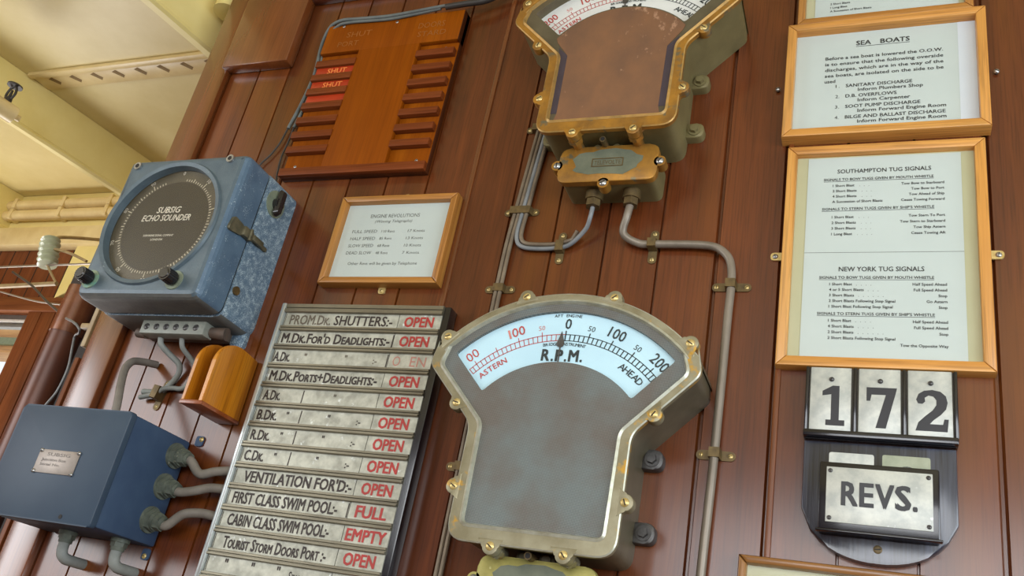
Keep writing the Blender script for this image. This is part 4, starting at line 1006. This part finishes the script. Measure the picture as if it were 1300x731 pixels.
for i, (name, xa, xb, st, wear, small, div) in enumerate(rows):
    zt = ZT - PIT * i; zb = zt - 0.0248
    rail(zb - 0.0100, zb)
    bm = bmn(); box(bm, BX0 + 0.010, -0.7425, 0.025, 0.0270, zb - 0.001, zt + 0.001)
    h = 0.0273; mi = 1 if wear == 'n' else 2
    cap = 0.0172 if not small or len(name) > 8 else 0.0165
    zz = zb + 0.0035
    if name == '"':
        for x in (-0.935, -0.885, -0.838): line(bm, '"', x, None, zz + 0.004, 0.014, h, 1, bold=0.02)
        line(bm, 'Starb.', -0.815, -0.785, zz, 0.014, h, 1, small=True, bold=0.01)
    else:
        if i == 0:
            line(bm, 'PROM.Dk.', xa, -0.873, zz, cap, h, 2, bold=0.018, small=True); line(bm, 'SHUTTERS:-', -0.866, xb, zz, cap, h, 1, bold=0.02)
        else: line(bm, name, xa, xb, zz, cap, h, 1, bold=0.03, small=bool(small))
        if len(name) < 8:
            for x in ((-0.905, -0.825) if i != 4 else (-0.825,)): line(bm, '"', x, None, zz + 0.004, 0.011, h, 2 if i in (2, 4) else 1, bold=0.02)
            if i != 4: line(bm, ':-', -0.770, None, zz + 0.002, 0.011, h, 2 if i == 2 else 1, bold=0.02)
        if div is not None: box(bm, div - 0.0009, div + 0.0009, 0.0270, 0.0274, zb + 0.001, zt - 0.002, 0, 1)
    box(bm, BX0 + 0.0115, BX0 + 0.0123, 0.0270, 0.0274, zb + 0.001, zt - 0.002, 0, 1)
    obj('name_plate', bm, [M_ALU, M_PBLK, M_PBLKF], t)
    bm = bmn(); box(bm, -0.7410, BX1 - 0.0005, 0.025, 0.0275, zb - 0.001, zt + 0.001)
    xs = (-0.730, -0.676) if st != 'EMPTY' else (-0.7365, -0.668)
    if wear == 'f':
        line(bm, 'O', -0.733, -0.719, zz, 0.0168, 0.0278, 2, bold=0.0); line(bm, 'EN', -0.701, -0.673, zz, 0.0168, 0.0278, 2, bold=0.0)
    else: line(bm, st, xs[0], xs[1], zz, 0.0172, 0.0278, 1, bold=0.034)
    obj('state_plate', bm, [M_ALU, M_PRED, M_PREDF], t, 'plate reading %s in %s red' % (st, 'worn' if wear == 'f' else 'plain'))

# ================================================================== ORANGE SLOT BOARD
t = thing('slot_board', 'orange stained wooden slot board with red SHUT slides', 'board', (-0.935, 0, 2.355))
OX0, OX1 = -1.098, -0.776
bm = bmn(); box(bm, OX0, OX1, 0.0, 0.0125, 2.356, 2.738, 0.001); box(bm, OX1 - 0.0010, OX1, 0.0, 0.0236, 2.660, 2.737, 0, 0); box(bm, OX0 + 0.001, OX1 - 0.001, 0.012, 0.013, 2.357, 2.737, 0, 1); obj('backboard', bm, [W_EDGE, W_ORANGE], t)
bm = bmn(); box(bm, -1.003, -0.862, 0.0125, 0.0235, 2.372, 2.664, 0.001); box(bm, OX0, OX1 - 0.001, 0.0125, 0.0238, 2.662, 2.738, 0.001)
h = 0.0241
line(bm, 'SHUT', -1.045, -0.985, 2.700, 0.014, h, 1); line(bm, 'DOORS', -0.875, -0.815, 2.701, 0.014, h, 1)
line(bm, 'PORT', -1.060, -1.010, 2.676, 0.013, h, 1); line(bm, 'STARD', -0.872, -0.808, 2.679, 0.013, h, 1)
for i, s in enumerate(('1', '2', '3', '4', '5', '6')): pass
obj('raised_panel', bm, [W_ORANGE, M_GHOST], t)
bm = bmn(); box(bm, OX0, OX1, 0.0125, 0.0238, 2.356, 2.3735, 0.001); obj('bottom_ledge', bm, W_LEDGE, t)
for k_ in range(8):
    zt = 2.662 - 0.0362 * k_ - 0.0205
    for x0, x1 in ((OX0, -1.0025), (-0.8625, OX1 - 0.003)):
        if k_ == 7: continue
        bm = bmn(); prism(bm, [(x0, zt - 0.0155), (x1, zt - 0.0155), (x1 + 0.0001, zt), (x0, zt)], 0.0125, 0.0255, 0.0008); obj('ledge', bm, W_LEDGE, t)
    if k_ in (1, 2, 3):
        z1 = 2.662 - 0.0362 * k_ - 0.001
        bm = bmn(); box(bm, OX0 + 0.003, -1.004, 0.0128, 0.0205, z1 - 0.0200, z1, 0.0006)
        if k_ < 3: line(bm, 'SHUT', -1.066, -1.020, z1 - 0.0165, 0.0125, 0.0208, 1, bold=0.014)
        obj('slide', bm, [M_SLIDE, M_SLTXT], t, 'red slide reading SHUT' if k_ < 3 else 'blank red slide')
for x, z in ((-0.805, 2.651), (-0.802, 2.382), (-1.072, 2.383), (-1.06, 2.733), (-0.93, 2.727)): screw_head(t, x, 0.0132 if z < 2.66 else 0.0238, z, 0.0032, 0.001, M_STEEL)

# cable over the top of it
def pth(pl): return [at_h(u, v, h) for u, v, h in pl]
bm = bmn(); tube(bm, pth([(700, -16, 0.012), (640, -6, 0.014), (600, 2, 0.02), (562, 8, 0.030), (497, 20, 0.030), (455, 24, 0.030), (434, 26, 0.029), (420, 34, 0.022), (409, 56, 0.014), (399, 95, 0.010), (383, 131, 0.008), (366, 163, 0.006)]), 0.0036, 12)
tag(obj('cable', bm, M_CABLES, origin=at_h(430, 26, 0.02)), 'slate grey cable draped over the top of the orange slot board', 'cable')
bm = bmn(); tube(bm, pth([(560, 11, 0.027), (497, 24, 0.027), (436, 30, 0.027), (423, 39, 0.020), (413, 60, 0.012), (404, 95, 0.008), (389, 131, 0.007), (373, 162, 0.006)]), 0.0032, 12)
tag(obj('cable', bm, M_CABLES, origin=at_h(430, 30, 0.02)), 'second slate grey cable tucked beneath the draped one', 'cable')
bm = bmn(); tube(bm, pth([(640, -9, 0.024), (616, 1, 0.027), (590, 5, 0.030), (566, 9, 0.034)]), 0.0062, 12)
tag(obj('cable_sleeve', bm, M_CABLED, origin=at_h(600, 3, 0.02)), 'black sleeve on the cable at the top right of the orange board', 'sleeve')
bm = bmn(); tube(bm, pth([(366, 162, 0.006), (355, 182, 0.006), (343, 197, 0.006), (332, 207, 0.006), (322, 220, 0.006)]), 0.0018, 8)
tag(obj('thin_wire', bm, M_CABLED, origin=at_h(345, 195, 0.0)), 'thin dark wire slanting to the top of the echo sounder', 'wire')
bm = bmn(); tube(bm, pth([(373, 162, 0.006), (366, 180, 0.006), (357, 200, 0.006), (351, 225, 0.006), (349, 245, 0.006)]), 0.0018, 8)
tag(obj('thin_wire', bm, M_CABLED, origin=at_h(360, 195, 0.0)), 'thin dark wire dropping straight along the left of the orange board', 'wire')
bm = bmn(); prism(bm, [(x, z) for x, _, z in (at_h(425, 27, 0.03), at_h(434, 22, 0.03), at_h(434, 33, 0.03), at_h(425, 38, 0.03))][::-1], 0.0, 0.034)
bm.free()

# ================================================================== ECHO SOUNDER
t = thing('echo_sounder', 'blue grey echo sounder box with a round dark dial', 'instrument', (-1.19, 0, 2.01))
EX0, EX1, EZ0, EZ1 = -1.332, -1.050, 2.020, 2.315
out = fillet(rect(EX0, EX1, EZ0, EZ1), [0.022, 0.022, 0.016, 0.016], 6)
bm = bmn(); prism(bm, out, 0.0, 0.086, 0.003)
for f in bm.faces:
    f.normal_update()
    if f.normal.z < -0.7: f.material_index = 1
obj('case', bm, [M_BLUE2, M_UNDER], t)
bm = bmn()
DC = (-1.198, 2.172); DR = 0.1185
lid = offset_inward(out, 0.0015)
N_ = 64
holed(bm, offset_inward(out, 0.0150), [list(reversed(circ(*DC, DR + 0.004, N_)))], 0.157, 0.157, 0, 0.146)
steps = [(0.0015, 0.0915), (0.0015, 0.138), (0.0024, 0.1455), (0.0048, 0.1512), (0.0090, 0.1554), (0.0150, 0.157)]
for (i0, q0), (i1, q1) in zip(steps, steps[1:]): band(bm, offset_inward(out, i0), offset_inward(out, i1), q0, q1)
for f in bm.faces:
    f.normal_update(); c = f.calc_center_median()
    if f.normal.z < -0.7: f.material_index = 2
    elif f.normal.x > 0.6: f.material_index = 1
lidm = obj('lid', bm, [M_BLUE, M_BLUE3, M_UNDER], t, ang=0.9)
bm = bmn(); prism(bm, offset_inward(out, 0.005), 0.085, 0.0925); obj('gasket', bm, M_DARK, t)
bm = bmn(); band(bm, circ(*DC, DR + 0.010, N_), circ(*DC, DR + 0.0075, N_), 0.1572, 0.1615); band(bm, circ(*DC, DR + 0.0075, N_), circ(*DC, DR, N_), 0.1615, 0.1600); band(bm, circ(*DC, DR, N_), circ(*DC, DR - 0.0015, N_), 0.1600, 0.1460)
obj('bezel_ring', bm, M_BLUE, t, ang=1.0)
bm = bmn(); prism(bm, circ(*DC, DR + 0.003, N_), 0.1405, 0.1445, mi=0)
f = bm.faces.new([V(bm, x, 0.1448, z) for x, z in circ(*DC, 0.093, N_)]); f.material_index = 1
h = 0.1451
for i in range(100):
    a = 2 * PI * i / 100; big = i % 10 == 0; mid = i % 5 == 0
    if 95 <= i or i <= 1: continue
    r0 = 0.0945; r1 = 0.106 if big else (0.102 if mid else 0.099)
    w = 0.0009
    sx_, cx_ = math.sin(a), math.cos(a)
    vs = [V(bm, DC[0] + sx_ * r + cx_ * ww_, h - 0.0001, DC[1] + cx_ * r - sx_ * ww_) for r, ww_ in ((r0, -w), (r0, w), (r1, w), (r1, -w))]
    q = bm.faces.new(vs); q.material_index = 3; q.normal_update()
    if q.normal.y > 0: q.normal_flip()
for i in range(10):
    a = 2 * PI * (i + 0.0) / 10; s = str((i * 10) % 100) if i else '0'
    sa, ca = math.sin(a), math.cos(a)
    text(bm, s, lambda u, v: (DC[0] + sa * 0.1080 + u * ca + v * sa, h, DC[1] + ca * 0.1080 - u * sa + v * ca), 0.0075, None, 'c', 2)
line(bm, 'SUBSIG', -1.228, -1.173, 2.1985, 0.0125, h, 2, shear=0.2, bold=0.014)
line(bm, 'ECHO SOUNDER', -1.256, -1.144, 2.1815, 0.0125, h, 2, shear=0.2, bold=0.014)
line(bm, 'SUBMARINE SIGNAL COMPANY', -1.237, -1.167, 2.1490, 0.0040, h, 2, bold=0.014); line(bm, 'LONDON', -1.216, -1.189, 2.1405, 0.0040, h, 2, bold=0.014)
obj('dial', bm, [M_FACER, M_FACE, M_WHT, M_TICK], t, 'dark brown round dial')
bm = bmn(); prism(bm, circ(*DC, DR - 0.002, N_), 0.1525, 0.1537); obj('dial_glass', bm, GLASS_D, t)
for x, z in ((-1.306, 2.297), (-1.090, 2.301)):
    bm = bmn(); cyl(bm, (x, 0.150, z), (x, 0.1605, z), 0.0085, 0.0078, 20); cyl(bm, (x, 0.1605, z), (x, 0.1610, z), 0.0046, 0.0046, 6, 1); obj('socket_screw', bm, [M_STEEL, M_DARK], lidm)
for x, z, m in ((-1.3035, 2.0555, M_VERD), (-1.112, 2.054, M_VERD2)):
    bm = bmn(); cyl(bm, (x, 0.156, z), (x, 0.1590, z), 0.0185, 0.0178, 28); es = obj('escutcheon', bm, m, lidm)
    bm = bmn(); cyl(bm, (x, 0.158, z), (x, 0.164, z), 0.010, 0.010, 20)
    cyl(bm, (x, 0.162, z), (x, 0.183, z), 0.0125, 0.0118, 24); cyl(bm, (x, 0.183, z), (x, 0.1845, z), 0.0100, 0.0085, 24)
    for i in range(18):
        a = 2 * PI * i / 18; cyl(bm, (x + 0.0122 * math.cos(a), 0.164, z + 0.0122 * math.sin(a)), (x + 0.0116 * math.cos(a), 0.183, z + 0.0116 * math.sin(a)), 0.0012, 0.0011, 6)
    obj('knob', bm, M_BAKE, es)
# right side fittings (on x = EX1)
def side_disc(bm, h, z, r, x0, x1, seg=28, sy=1.0, mi=0):
    a = [V(bm, x0, h + r * sy * math.cos(2 * PI * i / seg), z + r * math.sin(2 * PI * i / seg)) for i in range(seg)]
    b = [V(bm, x1, h + r * sy * math.cos(2 * PI * i / seg), z + r * math.sin(2 * PI * i / seg)) for i in range(seg)]
    for i in range(seg):
        q = bm.faces.new((a[i], a[(i + 1) % seg], b[(i + 1) % seg], b[i])); q.material_index = mi
    q = bm.faces.new(b); q.material_index = mi
bm = bmn(); side_disc(bm, 0.055, 2.268, 0.026, EX1 - 0.001, EX1 + 0.002); sp = obj('switch_plate', bm, M_VERD2, t, recalc=True)
bm = bmn(); side_disc(bm, 0.055, 2.268, 0.011, EX1 + 0.001, EX1 + 0.012)
pts = fillet([(0.047, 2.243), (0.063, 2.243), (0.063, 2.297), (0.047, 2.297)], 0.007, 4)
a = [V(bm, EX1 + 0.008, p, q) for p, q in pts]; b = [V(bm, EX1 + 0.016, 0.055 + (p - 0.055) * 0.7, 2.27 + (q - 2.27) * 0.85) for p, q in pts]
for i in range(len(a)): bm.faces.new((a[i], a[(i + 1) % len(a)], b[(i + 1) % len(a)], b[i]))
bm.faces.new(a); bm.faces.new(b)
obj('switch_knob', bm, M_BAKE, sp, recalc=True)
bm = bmn()
pts = fillet([(0.148, 2.160), (0.143, 2.190), (0.112, 2.186), (0.112, 2.166)], 0.007, 4)
a = [V(bm, EX1 - 0.003, p, q) for p, q in pts]; b = [V(bm, EX1 + 0.0035, p, q) for p, q in pts]
for i in range(len(a)): bm.faces.new((a[i], a[(i + 1) % len(a)], b[(i + 1) % len(a)], b[i]))
bm.faces.new(a); bm.faces.new(b); bmesh.ops.recalc_face_normals(bm, faces=bm.faces[:])
box(bm, EX1 - 0.001, EX1 + 0.010, 0.090, 0.116, 2.167, 2.185, 0.002); box(bm, EX1 + 0.004, EX1 + 0.012, 0.060, 0.092, 2.170, 2.182, 0.003); box(bm, EX1, EX1 + 0.006, 0.042, 0.066, 2.172, 2.180, 0.002)
cyl(bm, (EX1 + 0.009, 0.098, 2.165), (EX1 + 0.009, 0.098, 2.187), 0.0032, 0.0032, 12)
obj('toggle_clasp', bm, mottle('dull_bronze_clasp', (116, 110, 86), (80, 78, 62), 70, 0.3, 0.7, 0.45, 0.4, 0.1), t)
bm = bmn(); side_disc(bm, 0.078, 2.075, 0.008, EX1 - 0.001, EX1 + 0.004, 18); obj('plug', bm, M_BRASSD, t, recalc=True)
# terminal strip below
bm = bmn(); box(bm, -1.245, -1.100, 0.040, 0.066, 1.995, 2.021, 0.002); ts = obj('terminal_strip', bm, mottle('pale_grey_strip', (148, 150, 138), (124, 128, 118), 60, 0.3, 0.7, 0.5, 0.1), t, 'grey terminal strip with six screws')
for i in range(6): screw_head(ts, -1.2315 + 0.0225 * i, 0.066, 2.008, 0.0062, 0.002, M_STEELD)
bm = bmn(); box(bm, -1.268, -1.085, 0.004, 0.042, 2.004, 2.021, 0.003); cyl(bm, (-1.268, 0.045, 2.004), (-1.245, 0.045, 2.002), 0.009, 0.009, 12); cyl(bm, (-1.10, 0.045, 2.008), (-1.07, 0.04, 2.008), 0.010, 0.012, 14)
obj('terminal_bracket', bm, mottle('rusty_bracket', (104, 84, 70), (82, 74, 66), 60, 0.3, 0.7, 0.6, 0.2, 0.2), t)
bm = bmn(); prism(bm, fillet(rect(-1.085, -1.055, 1.996, 2.03), 0.008, 4), 0.0, 0.010, 0.002); obj('mounting_foot', bm, M_BLUE2, t)
# its two cables and clip
e1 = at_h(180, 492, 0.006); e2 = at_h(210, 488, 0.006)
bm = bmn(); tube(bm, [(-1.2115, 0.045, 1.998), (-1.210, 0.040, 1.985), (-1.197, 0.024, 1.972), (-1.177, 0.014, 1.957), (-1.177, 0.008, 1.940), (-1.190, 0.008, 1.917), (-1.203, 0.008, 1.906), (-1.243, 0.008, 1.904)], 0.0052, 12)
tag(obj('cable', bm, M_CABLEG, origin=(-1.2, 0, 1.95)), 'left pale cable under the echo sounder terminal strip', 'cable', 'echo sounder leads')
bm = bmn(); tube(bm, [(-1.163, 0.045, 1.998), (-1.162, 0.036, 1.982), (-1.152, 0.018, 1.968), (-1.140, 0.008, 1.953), (-1.144, 0.008, 1.930), (-1.155, 0.008, 1.915), (-1.180, 0.008, 1.914), (-1.194, 0.0145, 1.909), (-1.205, 0.016, 1.899), (-1.243, 0.010, 1.8925)], 0.0045, 12)
tag(obj('cable', bm, M_CABLEG, origin=(-1.16, 0, 1.95)), 'right pale cable under the echo sounder terminal strip', 'cable', 'echo sounder leads')
saddle(-1.203, 1.902, PI / 2 - 0.15, 0.045, 0.0225, 0.0105, 'grey saddle clip holding the two echo sounder leads')

# ================================================================== AMBER HOLDER
t = thing('wooden_holder', 'amber varnished wooden pocket holder below the echo sounder', 'holder', (-1.035, 0, 1.86))
def side_panel(x0, x1, top):
    bm = bmn()
    pts = [(0.002, 1.862), (0.103, 1.862), (0.103, 1.935)]
    for i in range(9):
        a = i / 8 * PI / 2
        pts.append((0.050 + 0.053 * math.cos(a), 1.935 + (top - 1.935) * math.sin(a)))
    pts += [(0.002, top - 0.004)]
    A_ = [V(bm, x0, p, q) for p, q in pts]; B_ = [V(bm, x1, p, q) for p, q in pts]
    for i in range(len(pts)): bm.faces.new((A_[i], A_[(i + 1) % len(pts)], B_[(i + 1) % len(pts)], B_[i]))
    fa = bm.faces.new(A_); fb = bm.faces.new(list(reversed(B_)))
    bmesh.ops.recalc_face_normals(bm, faces=bm.faces[:])
    bmesh.ops.bevel(bm, geom=[e for e in fa.edges] + [e for e in fb.edges], offset=0.0012, segments=2, affect='EDGES')
    obj('side_panel', bm, W_HOLDER, t)
side_panel(-1.060, -1.053, 1.978); side_panel(-1.024, -1.016, 1.978)
bm = bmn(); box(bm, -1.061, -1.015, 0.002, 0.104, 1.857, 1.864, 0.001); obj('base', bm, W_HOLDER_D, t, 'dark brown base')
bm = bmn(); box(bm, -1.054, -1.023, 0.0, 0.006, 1.862, 1.970); obj('back_panel', bm, W_HOLDER, t)

# ================================================================== JUNCTION BOX
t = thing('junction_box', 'dark blue steel junction box with cable glands, lower left', 'junction box', (-1.22, 0, 1.638))
jx0, jx1, jz0, jz1 = -1.338, -1.0985, 1.640, 1.821
bm = bmn(); box(bm, jx0 + 0.002, jx1 - 0.001, 0.004, 0.138, jz0 + 0.001, jz1 - 0.001, 0.004); jb = obj('case', bm, M_JB, t)
bm = bmn(); prism(bm, fillet(rect(jx0, jx1, jz0 - 0.002, jz1 + 0.001), 0.007, 4), 0.1395, 0.150, 0.003); jl = obj('lid', bm, M_JBL, t)
bm = bmn(); box(bm, -1.2585, -1.1715, 0.1500, 0.1515, 1.7105, 1.7485, 0.0004)
h = 0.1518
line(bm, 'SUBSIG', -1.240, -1.190, 1.7385, 0.0052, h, 1); line(bm, 'Junction Box', -1.248, -1.195, 1.7300, 0.0046, h, 1); line(bm, 'Serial No.', -1.248, -1.205, 1.7225, 0.0042, h, 1)
jn = obj('maker_plate', bm, [M_PLATE, M_ENGR], jl, 'small tin maker plate')
for x, z in ((-1.2555, 1.7465), (-1.1745, 1.7465), (-1.2565, 1.7125), (-1.1745, 1.7125)): screw_head(jn, x, 0.1515, z, 0.0034, 0.0022, M_STEEL, name='rivet')
bm = bmn(); cyl(bm, (-1.163, 0.1498, 1.648), (-1.163, 0.1506, 1.648), 0.0035, 0.0035, 12); obj('lid_screw', bm, M_DARK, jl)
for x, z in ((-1.085, 1.824), (-1.115, 1.629)):
    bm = bmn(); prism(bm, fillet(rect(x - 0.007, x + 0.009, z - 0.009, z + 0.009), 0.005, 4), 0.0, 0.003); lo = obj('fixing_lug', bm, M_JB, t)
    screw_head(lo, x + (0.005 if z > 1.7 else 0), 0.003, z - (0.003 if z < 1.7 else -0.003), 0.0045, 0.0025, M_BRASS)
ends = [at_h(296, 597, 0.022), at_h(288, 621, 0.022), at_h(276, 656, 0.022)]
labs = ('topmost of the three grey cables leaving the right side of the junction box', 'middle of the three grey cables leaving the right side of the junction box', 'lowest of the three grey cables leaving the right side of the junction box')
for i, (hg, zg) in enumerate(((0.030, 1.788), (0.032, 1.735), (0.036, 1.679))):
    bm = bmn()
    cyl(bm, (jx1 - 0.003, hg, zg), (jx1 + 0.003, hg, zg), 0.0215, 0.0215, 24)
    cyl(bm, (jx1 + 0.003, hg, zg), (jx1 + 0.012, hg, zg - 0.001), 0.0190, 0.0185, 6); cyl(bm, (jx1 + 0.012, hg, zg - 0.001), (jx1 + 0.018, hg, zg - 0.002), 0.015, 0.015, 20)
    cyl(bm, (jx1 + 0.018, hg, zg - 0.002), (jx1 + 0.028, hg, zg - 0.003), 0.0145, 0.0135, 6); cyl(bm, (jx1 + 0.028, hg, zg - 0.003), (jx1 + 0.033, hg, zg - 0.004), 0.0108, 0.0098, 18)
    obj('cable_gland', bm, M_GLAND, jb)
    e = ends[i]; sag = (0.012, 0.004, -0.003)[i]
    xm = (jx1 + 0.03 + e[0]) / 2
    bm = bmn(); tube(bm, [(jx1 + 0.020, hg, zg - 0.002), (jx1 + 0.036, hg, zg - 0.006), (xm - 0.012, hg, (zg + e[2]) / 2 - sag * 1.6), (xm + 0.014, 0.026, e[2] - sag * 0.5), (e[0], 0.020, e[2])], 0.0075, 14)
    tag(obj('cable', bm, M_CABLE, origin=(jx1 + 0.05, 0.0, zg)), labs[i], 'cable', 'cables leaving the junction box')
for i, (x, hg, lab) in enumerate(((at_h(88, 674, 0.052)[0], 0.052, 'left elbow cable below the junction box'), (at_h(153, 686, 0.052)[0], 0.052, 'right elbow cable below the junction box'))):
    bm = bmn(); cyl(bm, (x, hg, jz0 + 0.004), (x, hg, jz0 - 0.005), 0.015, 0.015, 22); cyl(bm, (x, hg, jz0 - 0.005), (x, hg, jz0 - 0.012), 0.0135, 0.013, 6); cyl(bm, (x, hg, jz0 - 0.012), (x, hg, jz0 - 0.018), 0.0112, 0.0108, 18)
    obj('cable_gland', bm, M_GLAND, jb)
    bm = bmn(); tube(bm, [(x, hg, jz0 - 0.012), (x, hg, jz0 - 0.026), (x + 0.001, hg - 0.003, jz0 - 0.036), (x + 0.002, hg - 0.011, jz0 - 0.041), (x + 0.002, hg - 0.026, jz0 - 0.042), (x + 0.002, 0.0, jz0 - 0.042)], 0.0088, 14)
    tag(obj('cable', bm, M_CABLEG, origin=(x, 0.0, jz0 - 0.03)), lab, 'cable', 'elbow cables below the junction box')
# curved cable from its top to the wall
c = [at_h(147, 526, 0.10), at_h(149, 512, 0.095), at_h(153, 490, 0.085), at_h(159, 468, 0.07), at_h(168, 459, 0.055), at_h(180, 459, 0.035), at_h(199, 463, 0.004)]
bm = bmn(); tube(bm, [(c[0][0], 0.10, 1.815)] + c[1:], 0.0068, 14)
tag(obj('cable', bm, M_CABLE, origin=(-1.25, 0.0, 1.9)), 'dark grey cable arching from the top of the junction box to the wall', 'cable')
bm = bmn(); cyl(bm, (c[0][0] + 0.004, 0.10, jz1 - 0.004), (c[0][0] + 0.004, 0.10, jz1 + 0.008), 0.014, 0.012, 18); obj('top_grommet', bm, M_JB, jb)
